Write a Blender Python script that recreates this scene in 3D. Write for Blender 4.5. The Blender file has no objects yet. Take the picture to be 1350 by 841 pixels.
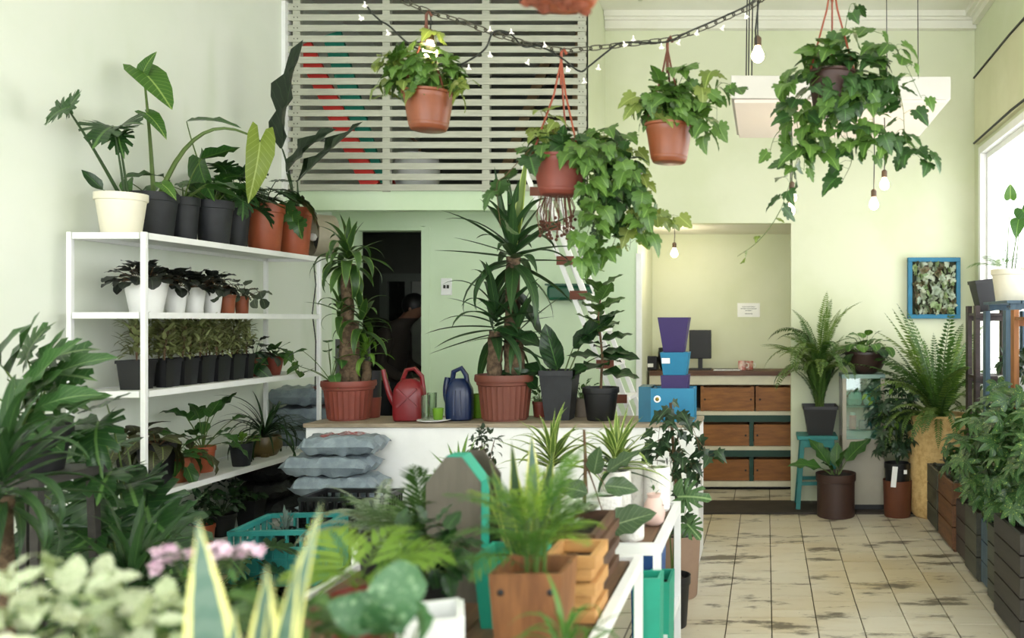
import bpy, math, random
from mathutils import Vector, Matrix, Euler
PI = math.pi
scene = bpy.context.scene
col = scene.collection
F, CX, HY, EYE = 1150.0, 1010.0, 422.0, 1.5      # focal length (px), vanishing point, eye height of the photograph

# ------------------------------------------------------------------ camera
cam_d = bpy.data.cameras.new('camera'); cam = bpy.data.objects.new('camera', cam_d); col.objects.link(cam)
cam.location = (0, 0, EYE); cam.rotation_euler = (PI/2, 0, 0)
cam_d.sensor_width = 36; cam_d.lens = F/1350*36
cam_d.shift_x = (675-CX)/1350; cam_d.shift_y = (HY-420.5)/1350
cam_d.clip_start = 0.05; cam_d.clip_end = 200
cam_d.dof.use_dof = True; cam_d.dof.focus_distance = 5.3; cam_d.dof.aperture_fstop = 1.8
scene.camera = cam
# ------------------------------------------------------------------ daylight + exposure
world = bpy.data.worlds.new('sky'); scene.world = world; world.use_nodes = True
wn = world.node_tree.nodes; wn['Background'].inputs[0].default_value = (0.965, 0.99, 1.0, 1); wn['Background'].inputs[1].default_value = 3.2
scene.view_settings.view_transform = 'Standard'; scene.view_settings.look = 'None'
scene.view_settings.gamma = 1; scene.view_settings.use_curve_mapping = False
scene.view_settings.exposure = 0.9

# ------------------------------------------------------------------ helpers
def W(px, py, Y): return Vector(((px-CX)/F*Y, Y, EYE-(py-HY)/F*Y))
def C(h):
    h = h.lstrip('#'); o = []
    for i in (0, 2, 4):
        c = int(h[i:i+2], 16)/255; o.append(c/12.92 if c <= .04045 else ((c+.055)/1.055)**2.4)
    return tuple(o)+(1,)
class N:
    def __init__(s, name):
        s.m = bpy.data.materials.new(name); s.m.use_nodes = True; s.t = s.m.node_tree; s.n = s.t.nodes
        s.b = s.n['Principled BSDF']; s.out = s.n['Material Output']
    def add(s, k, **kw):
        x = s.n.new(k)
        for a, b in kw.items(): setattr(x, a, b)
        return x
    def put(s, sock, v):
        if hasattr(v, 'links'): s.t.links.new(v, sock)
        else: sock.default_value = v
    def mix(s, f, a, b, mode='MIX'):
        x = s.add('ShaderNodeMix', data_type='RGBA', blend_type=mode); s.put(x.inputs[0], f); s.put(x.inputs[6], a); s.put(x.inputs[7], b); return x.outputs[2]
    def math(s, op, a, b=0.0):
        x = s.add('ShaderNodeMath', operation=op); s.put(x.inputs[0], a); s.put(x.inputs[1], b); return x.outputs[0]
    def noise(s, sc, vec=None, detail=3, rough=.6):
        x = s.add('ShaderNodeTexNoise'); x.inputs['Scale'].default_value = sc; x.inputs['Detail'].default_value = detail; x.inputs['Roughness'].default_value = rough
        if vec is not None: s.put(x.inputs['Vector'], vec)
        return x.outputs[0]
    def ramp(s, f, lo, hi):
        x = s.add('ShaderNodeMapRange', interpolation_type='SMOOTHSTEP'); s.put(x.inputs[0], f); x.inputs[1].default_value = lo; x.inputs[2].default_value = hi; return x.outputs[0]
    def coord(s, k='Object'): return s.add('ShaderNodeTexCoord').outputs[k]
    def wpos(s): return s.add('ShaderNodeNewGeometry').outputs['Position']
    def mapv(s, v, sc):
        x = s.add('ShaderNodeMapping'); s.put(x.inputs[0], v); x.inputs['Scale'].default_value = sc; return x.outputs[0]
    def attr(s, nm): return s.add('ShaderNodeAttribute', attribute_name=nm).outputs['Fac']
    def bump(s, h, st=.2, d=.01):
        x = s.add('ShaderNodeBump'); x.inputs['Strength'].default_value = st; x.inputs['Distance'].default_value = d; s.put(x.inputs['Height'], h); s.put(s.b.inputs['Normal'], x.outputs[0])
MATS = {}
def mat(name, c, rough=.5, var=.12, sc=8, metal=0, bump=0, spec=.5, c2=None, bsc=60):
    if name in MATS: return MATS[name]
    n = N(name); c = C(c); dk = .62 if max(c[:3]) < .62 else 1; c = tuple(x*dk for x in c[:3])+(1,); d = tuple(x*dk for x in C(c2)[:3])+(1,) if c2 else tuple(x*(1-var) for x in c[:3])+(1,)
    f = n.noise(sc, n.coord()); ri = n.add('ShaderNodeObjectInfo').outputs['Random']
    f = n.math('ADD', n.ramp(f, .35, .65), n.math('MULTIPLY', n.math('SUBTRACT', ri, .5), .5))
    x = n.add('ShaderNodeClamp'); n.put(x.inputs[0], f)
    n.put(n.b.inputs['Base Color'], n.mix(x.outputs[0], c, d))
    n.b.inputs['Roughness'].default_value = rough; n.b.inputs['Metallic'].default_value = metal; n.b.inputs['Specular IOR Level'].default_value = spec
    if bump: n.bump(n.noise(bsc, n.coord()), bump)
    MATS[name] = n.m; return n.m
def emit(name, c, st):
    if name in MATS: return MATS[name]
    n = N(name); n.b.inputs['Base Color'].default_value = C(c); n.b.inputs['Emission Color'].default_value = C(c); n.b.inputs['Emission Strength'].default_value = st
    MATS[name] = n.m; return n.m
def woodmat(name, c, c2, axis=(1, 8, 8), sc=5, rough=.55):
    if name in MATS: return MATS[name]
    n = N(name); v = n.mapv(n.coord(), axis); f = n.noise(sc, v, 5, .65)
    ri = n.add('ShaderNodeObjectInfo').outputs['Random']
    a = n.mix(n.ramp(f, .3, .7), C(c), C(c2)); b = n.mix(n.math('MULTIPLY', ri, .35), a, C(c2))
    n.put(n.b.inputs['Base Color'], b); n.b.inputs['Roughness'].default_value = rough; n.bump(f, .25, .004)
    MATS[name] = n.m; return n.m
def leafdim(h, k):
    h = h.lstrip('#'); r, g, b = [int(h[i:i+2], 16) for i in (0, 2, 4)]; m = (r+g+b)/3
    return '#%02x%02x%02x' % tuple(max(0, min(255, int((m+(v-m)*.9)*k))) for v in (r, g, b))
def leafmat(name, c, c2, vein=None, margin=None, mfrom=.7, mto=.8, rough=.38, trans=.22, bands=None, vw=.07, blotch=None, bl=(.5, .6), bsc=30):
    if name in MATS: return MATS[name]
    if 'cream' not in name and 'succulent' not in name and 'olive' not in name: c, c2 = leafdim(c, .8), leafdim(c2, .8)
    n = N(name); ri = n.add('ShaderNodeObjectInfo').outputs['Random']; s = n.attr('s'); t = n.attr('t'); a = n.math('ABSOLUTE', s)
    f = n.math('ADD', n.math('MULTIPLY', ri, .8), n.math('MULTIPLY', n.noise(6, n.coord()), .35))
    x = n.add('ShaderNodeClamp'); n.put(x.inputs[0], f); co = n.mix(x.outputs[0], C(c), C(c2))
    if bands:
        w = n.math('SINE', n.math('ADD', n.math('MULTIPLY', t, 60), n.math('MULTIPLY', n.noise(14, n.coord()), 9)))
        co = n.mix(n.math('MULTIPLY', n.ramp(w, 0, .8), .55), co, C(bands))
    if blotch: co = n.mix(n.ramp(n.noise(bsc, n.coord(), 2), *bl), co, C(blotch))
    ph = n.math('SINE', n.math('SUBTRACT', n.math('MULTIPLY', t, 55), n.math('MULTIPLY', a, 14)))
    vv = n.math('SUBTRACT', 1, n.ramp(a, vw*.35, vw))
    if vein:
        co = n.mix(n.math('MULTIPLY', n.ramp(ph, .85, 1), .2), co, C(vein)); co = n.mix(n.math('MULTIPLY', vv, .55), co, C(vein))
    if margin: co = n.mix(n.ramp(n.math('ADD', a, n.math('MULTIPLY', n.math('SUBTRACT', n.noise(10, n.coord()), .5), .15)), mfrom, mto), co, C(margin))
    n.put(n.b.inputs['Base Color'], co); n.b.inputs['Roughness'].default_value = rough
    n.bump(n.math('ADD', ph, n.math('MULTIPLY', vv, -3)), .12, .002)
    tr = n.add('ShaderNodeBsdfTranslucent'); n.put(tr.inputs[0], n.mix(1.0, co, (.9, 1, .35, 1), 'MULTIPLY'))
    mx = n.add('ShaderNodeMixShader'); mx.inputs[0].default_value = trans
    n.put(mx.inputs[1], n.b.outputs[0]); n.put(mx.inputs[2], tr.outputs[0]); n.put(n.out.inputs[0], mx.outputs[0])
    MATS[name] = n.m; return n.m
def glassmat(name, tint='#ffffff', gloss=.08, rough=.02):
    if name in MATS: return MATS[name]
    n = N(name); t = n.add('ShaderNodeBsdfTransparent'); t.inputs[0].default_value = C(tint)
    g = n.add('ShaderNodeBsdfGlossy'); g.inputs['Roughness'].default_value = rough
    lw = n.add('ShaderNodeLayerWeight'); lw.inputs[0].default_value = .25
    mx = n.add('ShaderNodeMixShader'); n.put(mx.inputs[0], n.math('ADD', n.math('MULTIPLY', lw.outputs[1], .5), gloss)); n.put(mx.inputs[1], t.outputs[0]); n.put(mx.inputs[2], g.outputs[0])
    n.put(n.out.inputs[0], mx.outputs[0]); MATS[name] = n.m; return n.m

class MB:
    def __init__(s): s.v = []; s.f = []
    def add(s, vs, fs):
        o = len(s.v); s.v += [tuple(x) for x in vs]; s.f += [tuple(i+o for i in f) for f in fs]; return s
    def mm(s, x0, x1, y0, y1, z0, z1, M=None):
        vs = [Vector((x, y, z)) for z in (z0, z1) for y in (y0, y1) for x in (x0, x1)]
        if M: vs = [M @ v for v in vs]
        return s.add(vs, [(0, 2, 3, 1), (4, 5, 7, 6), (0, 1, 5, 4), (2, 6, 7, 3), (0, 4, 6, 2), (1, 3, 7, 5)])
    def box(s, c, d, rot=None):
        M = Matrix.Translation(c) @ (Euler(rot).to_matrix().to_4x4() if rot else Matrix())
        return s.mm(-d[0]/2, d[0]/2, -d[1]/2, d[1]/2, -d[2]/2, d[2]/2, M)
    def bar(s, a, b, w, h=None):
        a = Vector(a); b = Vector(b); h = h or w; y = (b-a); L = y.length; y.normalize()
        u = Vector((0, 0, 1)) if abs(y.z) < .95 else Vector((1, 0, 0)); x = y.cross(u).normalized(); z = x.cross(y)
        M = Matrix((x, y, z)).transposed().to_4x4(); M.translation = a
        return s.mm(-w/2, w/2, 0, L, -h/2, h/2, M)
    def tube(s, pts, r, n=6, cap=True):
        pts = [Vector(p) for p in pts]; rs = r if isinstance(r, (list, tuple)) else [r]*len(pts); o = len(s.v); x = None
        for i, p in enumerate(pts):
            d = (pts[min(i+1, len(pts)-1)]-pts[max(i-1, 0)])
            d = d.normalized() if d.length > 1e-9 else Vector((0, 0, 1))
            if x is None: x = d.cross(Vector((0, 0, 1)) if abs(d.z) < .9 else Vector((1, 0, 0))).normalized()
            else:
                x = x-d*x.dot(d); x = x.normalized() if x.length > 1e-6 else d.orthogonal().normalized()
            y = d.cross(x)
            for k in range(n):
                a = 2*PI*k/n; s.v.append(tuple(p+(x*math.cos(a)+y*math.sin(a))*rs[i]))
        for i in range(len(pts)-1):
            for k in range(n): s.f.append((o+i*n+k, o+i*n+(k+1) % n, o+(i+1)*n+(k+1) % n, o+(i+1)*n+k))
        if cap:
            s.f.append(tuple(o+k for k in range(n))[::-1]); s.f.append(tuple(o+(len(pts)-1)*n+k for k in range(n)))
        return s
    def lathe(s, prof, n=20, c=(0, 0, 0), sx=1, sy=1, ribs=0, ribd=0, ribz=None):
        o = len(s.v)
        for j, (r, z) in enumerate(prof):
            for k in range(n):
                a = 2*PI*k/n; rr = r
                if ribs and ribz and ribz[0] <= j <= ribz[1]: rr = r*(1-(ribd if k % 2 else 0))
                s.v.append((c[0]+rr*math.cos(a)*sx, c[1]+rr*math.sin(a)*sy, c[2]+z))
        for j in range(len(prof)-1):
            for k in range(n): s.f.append((o+j*n+k, o+j*n+(k+1) % n, o+(j+1)*n+(k+1) % n, o+(j+1)*n+k))
        if prof[0][0] > 1e-4: s.f.append(tuple(o+k for k in range(n))[::-1])
        return s
    def frustum(s, wb, wt, h, t=.006, floor=.01, db=None, dt=None):
        db = db or wb; dt = dt or wt
        def ring(w, d, z): return [(-w/2, -d/2, z), (w/2, -d/2, z), (w/2, d/2, z), (-w/2, d/2, z)]
        vs = ring(wb, db, 0)+ring(wt, dt, h)+ring(wt-2*t, dt-2*t, h)+ring(wb-2*t, db-2*t, floor)
        fs = [(3, 2, 1, 0)]
        for j in range(3): fs += [(j*4+k, j*4+(k+1) % 4, j*4+4+(k+1) % 4, j*4+4+k) for k in range(4)]
        fs.append((12, 13, 14, 15)); return s.add(vs, fs)
    def prism(s, poly, axis, a, b):
        def P(u, v, w): return {'y': (u, w, v), 'x': (w, u, v), 'z': (u, v, w)}[axis]
        n = len(poly); vs = [P(u, v, a) for u, v in poly]+[P(u, v, b) for u, v in poly]
        fs = [tuple(range(n)), tuple(range(n, 2*n))[::-1]]+[(k, n+k, n+(k+1) % n, (k+1) % n) for k in range(n)]
        return s.add(vs, fs)
    def mesh(s, name, m, smooth=False):
        me = bpy.data.meshes.new(name); me.from_pydata(s.v, [], s.f)
        if m: me.materials.append(m)
        me.update()
        if smooth:
            me.polygons.foreach_set('use_smooth', [True]*len(me.polygons))
            try: me.set_sharp_from_angle(angle=math.radians(40))
            except Exception: pass
        return me
    def build(s, name, m, parent=None, loc=(0, 0, 0), rot=None, smooth=False, bevel=0, recalc=False):
        me = s.mesh(name, m, smooth)
        if recalc:
            import bmesh; bm = bmesh.new(); bm.from_mesh(me); bmesh.ops.recalc_face_normals(bm, faces=bm.faces); bm.to_mesh(me); bm.free()
        return ob(name, me, parent, loc, rot, bevel)
def ob(name, me, parent=None, loc=(0, 0, 0), rot=None, bevel=0):
    o = bpy.data.objects.new(name, me); col.objects.link(o); o.location = loc
    if rot: o.rotation_euler = rot
    if parent: o.parent = parent
    if bevel:
        b = o.modifiers.new('bevel', 'BEVEL'); b.width = bevel; b.segments = 2; b.limit_method = 'ANGLE'
    return o
def tag(o, label, cat, group=None):
    o['label'] = label; o['category'] = cat
    if group: o['group'] = group
    return o
def thing(name, label, cat, loc=(0, 0, 0), rz=0, group=None, rot=None):
    o = bpy.data.objects.new(name, None); col.objects.link(o); o.empty_display_size = .05
    o.location = loc; o.rotation_euler = rot or (0, 0, rz); return tag(o, label, cat, group)
def struct(o):
    o['kind'] = 'structure'; return o
def stuff(o):
    o['kind'] = 'stuff'; return o

# ------------------------------------------------------------------ leaf meshes (shared between all the leaves of a kind)
def fin(v, f, s, t, m, name):
    me = bpy.data.meshes.new(name); me.from_pydata(v, [], f)
    a = me.attributes.new('s', 'FLOAT', 'POINT'); a.data.foreach_set('value', s)
    a = me.attributes.new('t', 'FLOAT', 'POINT'); a.data.foreach_set('value', t)
    me.materials.append(m); me.polygons.foreach_set('use_smooth', [True]*len(me.polygons)); me.update(); return me
def centre(n, L, bend, p=1.3, start=0):
    pts = []; y = z = 0; ang = start
    for i in range(n+1):
        pts.append((y, z, ang)); t = (i+1)/n
        ang = start-bend*(t**p); y += math.cos(ang)*L/n; z += math.sin(ang)*L/n
    return pts
def strip(m, wf, w, bend=.6, n=8, fold=.25, wave=0, twist=0, p=1.3, name='leaf', nc=4, seed=0):
    c = centre(n, 1, bend, p); v = []; f = []; S = []; T = []
    for i, (y, z, a) in enumerate(c):
        t = i/n; hw = max(w*wf(t), .0008); tw = twist*t
        ny, nz = -math.sin(a), math.cos(a)
        for k in range(nc+1):
            q = -1+2*k/nc; x = q*hw; h = abs(q)*hw*fold+wave*hw*math.sin(t*17+q*2+seed)*q*q
            xx = x*math.cos(tw)-h*math.sin(tw); hh = x*math.sin(tw)+h*math.cos(tw)
            v.append((xx, y+ny*hh, z+nz*hh)); S.append(q); T.append(t)
    for i in range(n):
        for k in range(nc):
            a = i*(nc+1)+k; f.append((a, a+1, a+nc+2, a+nc+1))
    return fin(v, f, S, T, m, name)
def polar(m, half, c=.3, droop=.25, fold=.15, wob=.03, seed=0, name='leaf', curl=.2):
    rng = random.Random(seed); out = half+[(-x, y) for x, y in half[-2:0:-1]]; n = len(out); mx = max(x for x, y in half)
    def H(x, y): return fold*abs(x)-droop*(max(y, 0)**2)-curl*x*x+(.0 if y > 0 else -.3*y*y)
    v = [(0, c, H(0, c))]; S = [0]; T = [c]; f = []
    for q in (.33, .68, 1):
        for i, (x, y) in enumerate(out):
            X = x*q; Y = c+(y-c)*q; v.append((X, Y, H(X, Y)+(rng.uniform(-wob, wob) if q == 1 else 0))); S.append(X/mx); T.append(Y)
    for i in range(n):
        j = (i+1) % n; f.append((0, 1+j, 1+i))
        for r in (0, 1): f.append((1+r*n+i, 1+r*n+j, 1+(r+1)*n+j, 1+(r+1)*n+i))
    return fin(v, f, S, T, m, name)
def frond(m, n=20, bend=1.2, w=.16, prof=None, ang=75, pw=.03, lift=.15, rr=.006, tip=.3, name='frond', seed=0, start=.0, seg=1, p=1.3):
    rng = random.Random(seed); K = 24; c = centre(K, 1, bend, p); v = []; f = []; S = []; T = []
    def at(t):
        x = t*K; i = min(int(x), K-1); q = x-i; a, b = c[i], c[i+1]; return [a[j]*(1-q)+b[j]*q for j in range(3)]
    for i in range(0, K, 2):
        for (y, z, a), t in ((c[i], i/K), (c[i+2], (i+2)/K)):
            r = rr*(1-.7*t)
            for xx, hh in ((-r, 0), (r, 0), (0, r)):
                v.append((xx, y-math.sin(a)*hh, z+math.cos(a)*hh)); S.append(0); T.append(t)
        o = len(v)-6
        for k in range(3): f.append((o+k, o+(k+1) % 3, o+3+(k+1) % 3, o+3+k))
    for i in range(n):
        t = start+(1-start)*(i+.5)/n; y, z, a = at(t); pr = prof(t) if prof else (math.sin(PI*min(1, t*.92+.1))**.6)
        L = w*pr*rng.uniform(.85, 1.1)
        for sd in (-1, 1):
            th = math.radians(ang*(1-tip*t)+rng.uniform(-6, 6)); dx = math.sin(th)*sd; dy = math.cos(th); up = lift+rng.uniform(-.12, .12)
            def pt(u, wd):
                X = dx*u*L-sd*dy*wd; Yl = dy*u*L+abs(dx)*wd; Z = up*u*L-.5*u*u*L*(.6+abs(up))
                return (X, y+math.cos(a)*Yl-math.sin(a)*Z, z+math.sin(a)*Yl+math.cos(a)*Z)
            o = len(v); h = pw*(.4+.6*pr)
            if seg == 1:
                v += [pt(0, 0), pt(.45, h/2), pt(1, 0), pt(.45, -h/2)]; S += [0, 1, 0, -1]; T += [t]*4; f.append((o, o+1, o+2, o+3))
            else:
                v += [pt(0, 0), pt(.3, h/2), pt(.3, -h/2), pt(.65, h*.4), pt(.65, -h*.4), pt(1, 0)]; S += [0, 1, -1, 1, -1, 0]; T += [t]*6
                f += [(o, o+1, o+2), (o+1, o+3, o+4, o+2), (o+3, o+5, o+4)]
    return fin(v, f, S, T, m, name)
def umbrella(m, n=7, w=.17, bend=.9, seed=0):
    rng = random.Random(seed); v = []; f = []; S = []; T = []
    for k in range(n):
        az = (k-(n-1)/2)*(PI*1.75/n)+rng.uniform(-.1, .1); L = rng.uniform(.8, 1.05)*(1-.12*abs(k-(n-1)/2)/n*2); cc = centre(5, L, bend*rng.uniform(.6, 1.2), 1.2, start=.1); o = len(v)
        for i, (y, z, a) in enumerate(cc):
            t = i/5; hw = w*math.sin(PI*(t**.8)*.97+.04)
            for q in (-1, 0, 1):
                x = q*hw; yy = y; v.append((x*math.cos(az)+yy*math.sin(az), -x*math.sin(az)+yy*math.cos(az), z+abs(q)*hw*.2)); S.append(q); T.append(t)
        for i in range(5):
            for k2 in range(2): a = o+i*3+k2; f.append((a, a+1, a+4, a+3))
    return fin(v, f, S, T, m, 'leaf')
def wov(t): return math.sin(PI*min(1, t**.75*.98+.02))**.85
def wlance(t): return (math.sin(PI*(t**.6)))**.9 if t < 1 else 0
def wstrap(t): return min(1, (.45+t*2.2))*(1-t**3.0)
def wyucca(t): return min(1, .5+2.5*t)*(1-t**2.2)
def wsword(t): return (.55+.45*math.sin(PI*min(t*1.1, 1)))*(1-t**5)
HEART = [(0, 0), (.14, -.13), (.3, -.11), (.42, .06), (.44, .28), (.34, .56), (.18, .82), (0, 1)]
ARROW = [(0, 0), (.13, -.24), (.27, -.28), (.37, -.08), (.38, .2), (.29, .55), (.14, .84), (0, 1)]
GRAPE = [(0, 0), (.2, -.14), (.34, -.1), (.33, .03), (.5, .06), (.54, .2), (.44, .27), (.52, .42), (.44, .54), (.3, .5), (.29, .66), (.2, .74), (.14, .88), (0, 1)]
IVY = [(0, 0), (.12, -.12), (.34, -.12), (.27, .06), (.52, .27), (.25, .38), (.16, .62), (0, 1)]
SELL = [(0, 0), (.1, -.22), (.28, -.36), (.25, -.12), (.42, -.2), (.5, -.1), (.27, .06), (.52, .06), (.58, .18), (.28, .2), (.55, .34), (.55, .46), (.26, .38), (.44, .62), (.38, .72), (.19, .56), (.24, .85), (.13, .9), (.09, .8), (0, 1)]
MONST = [(0, 0), (.16, -.18), (.36, -.16), (.5, 0), (.54, .1), (.24, .14), (.55, .2), (.54, .34), (.22, .26), (.5, .46), (.44, .58), (.18, .4), (.36, .72), (.27, .82), (.12, .55), (.14, .93), (0, 1)]
LC = {}
def leaves(kind, m):
    k = (kind, m.name)
    if k in LC: return LC[k]
    R = []
    for i in range(4):
        b = (.15, .5, .9, 1.4)[i]
        if kind == 'ovate': R.append(strip(m, wov, .22, b*.7, 7, .25, .25, seed=i))
        elif kind == 'broad': R.append(strip(m, wov, .3, b*.7, 8, .2, .22, seed=i))
        elif kind == 'round': R.append(strip(m, lambda t: math.sin(PI*min(1, t*.96+.03))**.6, .43, b*.8+.2, 6, .1, .1, seed=i))
        elif kind == 'lance': R.append(strip(m, wlance, .13, b, 8, .35, .2, seed=i))
        elif kind == 'paddle': R.append(strip(m, lambda t: math.sin(PI*min(1, t**.8*.97+.03))**.7, .2, b*.5, 9, .35, .25, seed=i))
        elif kind == 'strap': R.append(strip(m, wstrap, .045, (.4, 1.1, 1.9, 2.6)[i], 10, .5, .1, p=1.5))
        elif kind == 'thin': R.append(strip(m, wstrap, .02, (.8, 1.6, 2.3, 2.9)[i], 12, .5, 0, p=1.3, nc=2))
        elif kind == 'yucca': R.append(strip(m, wyucca, .05, (.1, .4, .9, 1.5)[i], 9, .45, 0, p=1.8))
        elif kind == 'sword': R.append(strip(m, wsword, .075, .12*i-.15, 9, .3, .15, twist=.5*(i-1.5)))
        elif kind == 'tiny': R.append(strip(m, wov, .2, b*.7, 3, .2, 0, nc=2))
        elif kind == 'frond': R.append(frond(m, 30, (.5, 1.1, 1.8, 2.5)[i], .1, ang=78, pw=.034, seed=i))
        elif kind == 'palm': R.append(frond(m, 13, (.3, .7, 1.1, 1.6)[i], .34, ang=62, pw=.045, seed=i, start=.22, tip=.65, seg=2, lift=.2))
        elif kind == 'finepalm': R.append(frond(m, 16, (.4, .8, 1.2, 1.7)[i], .3, ang=60, pw=.028, seed=i, start=.18, tip=.6, seg=2, lift=.1))
        elif kind == 'umbrella': R.append(umbrella(m, 7, .16, .5+.25*i, i))
        else:
            half, c = {'heart': (HEART, .3), 'arrow': (ARROW, .25), 'grape': (GRAPE, .28), 'ivy': (IVY, .22), 'sell': (SELL, .22), 'monst': (MONST, .26)}[kind]
            R.append(polar(m, half, c, (.1, .3, .5, .7)[i], (.1, .25, .3, .15)[i], .035, i))
    LC[k] = R; return R
def place(T, me, pos, d, nrm=(0, 0, 1), sc=1, name='leaf'):
    y = Vector(d).normalized(); z = Vector(nrm); x = y.cross(z)
    if x.length < 1e-4: x = y.orthogonal()
    x.normalize(); z = x.cross(y)
    q = T.location+Vector(pos); L_ = sc[1] if isinstance(sc, tuple) else sc
    fl_ = False; mg = .13*L_ if name == 'frond' else .02
    if q.x+y.x*L_-mg < -3.55 and T.location.x > -3.58: y.x = max(y.x*-.2, min(.9, (-3.55-q.x)/L_)); fl_ = True
    if q.x+y.x*L_+mg > 1.69: y.x = min(y.x*-.2, max(-.9, (1.69-mg-q.x)/L_)); fl_ = True
    if T.location.y < 7.19 and T.location.x > -1.0 and q.y+y.y*L_+mg > 7.16: y.y = min(y.y*-.2, max(-.9, (7.16-mg-q.y)/L_)); fl_ = True
    if fl_:
        y.normalize(); x = y.cross(z); x = x.normalized() if x.length > 1e-4 else y.orthogonal().normalized(); z = x.cross(y)
    sx, sy, sz = sc if isinstance(sc, tuple) else (sc, sc, sc)
    M = Matrix((x*sx, y*sy, z*sz)).transposed().to_4x4(); M.translation = Vector(pos)
    L0 = T.location
    if (L0.x > 1.0 or L0.x < -2.9 or (L0.y > 6.3 and L0.x > -1)) and L0.y < 7.1 and T.rotation_euler.z == 0:
        vs = [v.co for v in me.vertices][::3]
        for k in range(15):
            if all(-3.575 < (w := M @ v).x+L0.x < 1.715 and w.y+L0.y < 7.185 for v in vs): break
            if k == 14: return None
            M = Matrix.Rotation(.45, 4, 'Z') @ M if k < 13 else M @ Matrix.Scale(.5, 4)
    o = bpy.data.objects.new(name, me); col.objects.link(o); o.parent = T; o.matrix_basis = M; return o
def dirv(az, el): return Vector((math.cos(az)*math.cos(el), math.sin(az)*math.cos(el), math.sin(el)))
def upv(az, el): return Vector((-math.cos(az)*math.sin(el), -math.sin(az)*math.sin(el), math.cos(el)))
def bez(a, b, c, n=8):
    a, b, c = Vector(a), Vector(b), Vector(c)
    return [a*(1-t)**2+b*2*t*(1-t)+c*t*t for t in [i/n for i in range(n+1)]]
def rosette(T, z0, kind, m, n, L, el=(.3, 1.4), pet=(.1, .2), seed=0, sm=None, r=.004, droop=.5, ws=1, spread=.02, xy=(0, 0), az0=0, name='leaf', bendsel=None):
    rng = random.Random(seed); ms = leaves(kind, m); mb = MB()
    for i in range(n):
        q = (i+.5)/n; az = az0+i*2.39996+rng.uniform(-.35, .35); e = el[1]+(el[0]-el[1])*q+rng.uniform(-.12, .12)
        p0 = Vector((xy[0]+math.cos(az)*spread*q, xy[1]+math.sin(az)*spread*q, z0)); P = rng.uniform(*pet); l = rng.uniform(*L)*(.75+.25*q)
        if P > .005:
            d0 = dirv(az, min(1.5, e+.3))
            if T.location.y > 1 and T.location.x+p0.x+math.cos(az)*math.cos(e)*P < -3.5: az = PI-az; d0 = dirv(az, min(1.5, e+.3))
            p1 = p0+d0*P*.55; p2 = p1+dirv(az, e-.1)*P*.5
            mb.tube(bez(p0, p1, p2, 4), [r, r*.9, r*.8, r*.7, r*.6], 5)
        else: p2 = p0
        e2 = e-droop*rng.uniform(.6, 1.2) if P > .005 else e
        k = rng.randrange(4) if bendsel is None else rng.choice(bendsel)
        roll = rng.uniform(-.3, .3); nn = upv(az, e2)+Vector((-math.sin(az), math.cos(az), 0))*roll
        place(T, ms[k], p2, dirv(az, e2), nn, (l*ws*rng.uniform(.85, 1.15), l, l), name)
    if mb.v: mb.build('stem', sm or m, T, smooth=True)
def bush(T, c, rad, n, kind, m, L, seed=0, sm=None, base=None, down=.3, name='leaf', shell=.45, stems=10, r=.004):
    rng = random.Random(seed); ms = leaves(kind, m); mb = MB(); c = Vector(c); base = Vector(base) if base is not None else c-Vector((0, 0, rad[2]))
    for i in range(n):
        while True:
            u = Vector((rng.uniform(-1, 1), rng.uniform(-1, 1), rng.uniform(-1, 1)))
            if shell < u.length <= 1: break
        p = c+Vector((u.x*rad[0], u.y*rad[1], u.z*rad[2])); o = u.normalized()
        d = (o*.7+Vector((rng.uniform(-.6, .6), rng.uniform(-.6, .6), rng.uniform(-.5, .3)-down))).normalized()
        nn = (o*.5+Vector((rng.uniform(-.3, .3), rng.uniform(-.6, .1), .8)))
        l = rng.uniform(*L); place(T, rng.choice(ms), p-d*l*.3, d, nn, l, name)
        if i < stems: mb.tube(bez(base, (base+p)/2+Vector((0, 0, abs(rad[2])*.4)), p-d*l*.3, 6), [r*(1-.1*k) for k in range(7)], 4)
    if mb.v: mb.build('stem', sm or m, T, smooth=True)
def vine(T, pts, n, kind, m, L, seed=0, sm=None, r=.002, jit=.03, name='leaf', mb=None):
    rng = random.Random(seed); ms = leaves(kind, m); pts = [Vector(p) for p in pts]
    K = len(pts)-1; cr = []
    for i in range(K):
        a, b, c_, d = pts[max(i-1, 0)], pts[i], pts[i+1], pts[min(i+2, K)]
        for q in range(6):
            t = q/6; cr.append(.5*((2*b)+(c_-a)*t+(2*a-5*b+4*c_-d)*t*t+(3*b-a-3*c_+d)*t**3))
    cr.append(pts[-1]); own = mb is None; mb = mb or MB(); mb.tube(cr, [r*(1-.5*i/len(cr)) for i in range(len(cr))], 4)
    for i in range(n):
        x = (i+.6)/n*(len(cr)-1); k = min(int(x), len(cr)-2); p = cr[k].lerp(cr[k+1], x-k); az = rng.uniform(0, 2*PI)
        off = dirv(az, rng.uniform(-.4, .6))*jit*rng.uniform(.4, 1.3); q = p+off; mb.tube([p, p.lerp(q, .5)+Vector((0, 0, jit*.2)), q], r*.5, 3)
        d = (off.normalized()*.6+Vector((rng.uniform(-.3, .3), rng.uniform(-.4, .2), -.45))).normalized()
        place(T, rng.choice(ms), q, d, Vector((rng.uniform(-.4, .4), -.55+rng.uniform(-.4, .4), .7)), rng.uniform(*L), name)
    if own: mb.build('vine_stem', sm or m, T, smooth=True)
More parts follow.
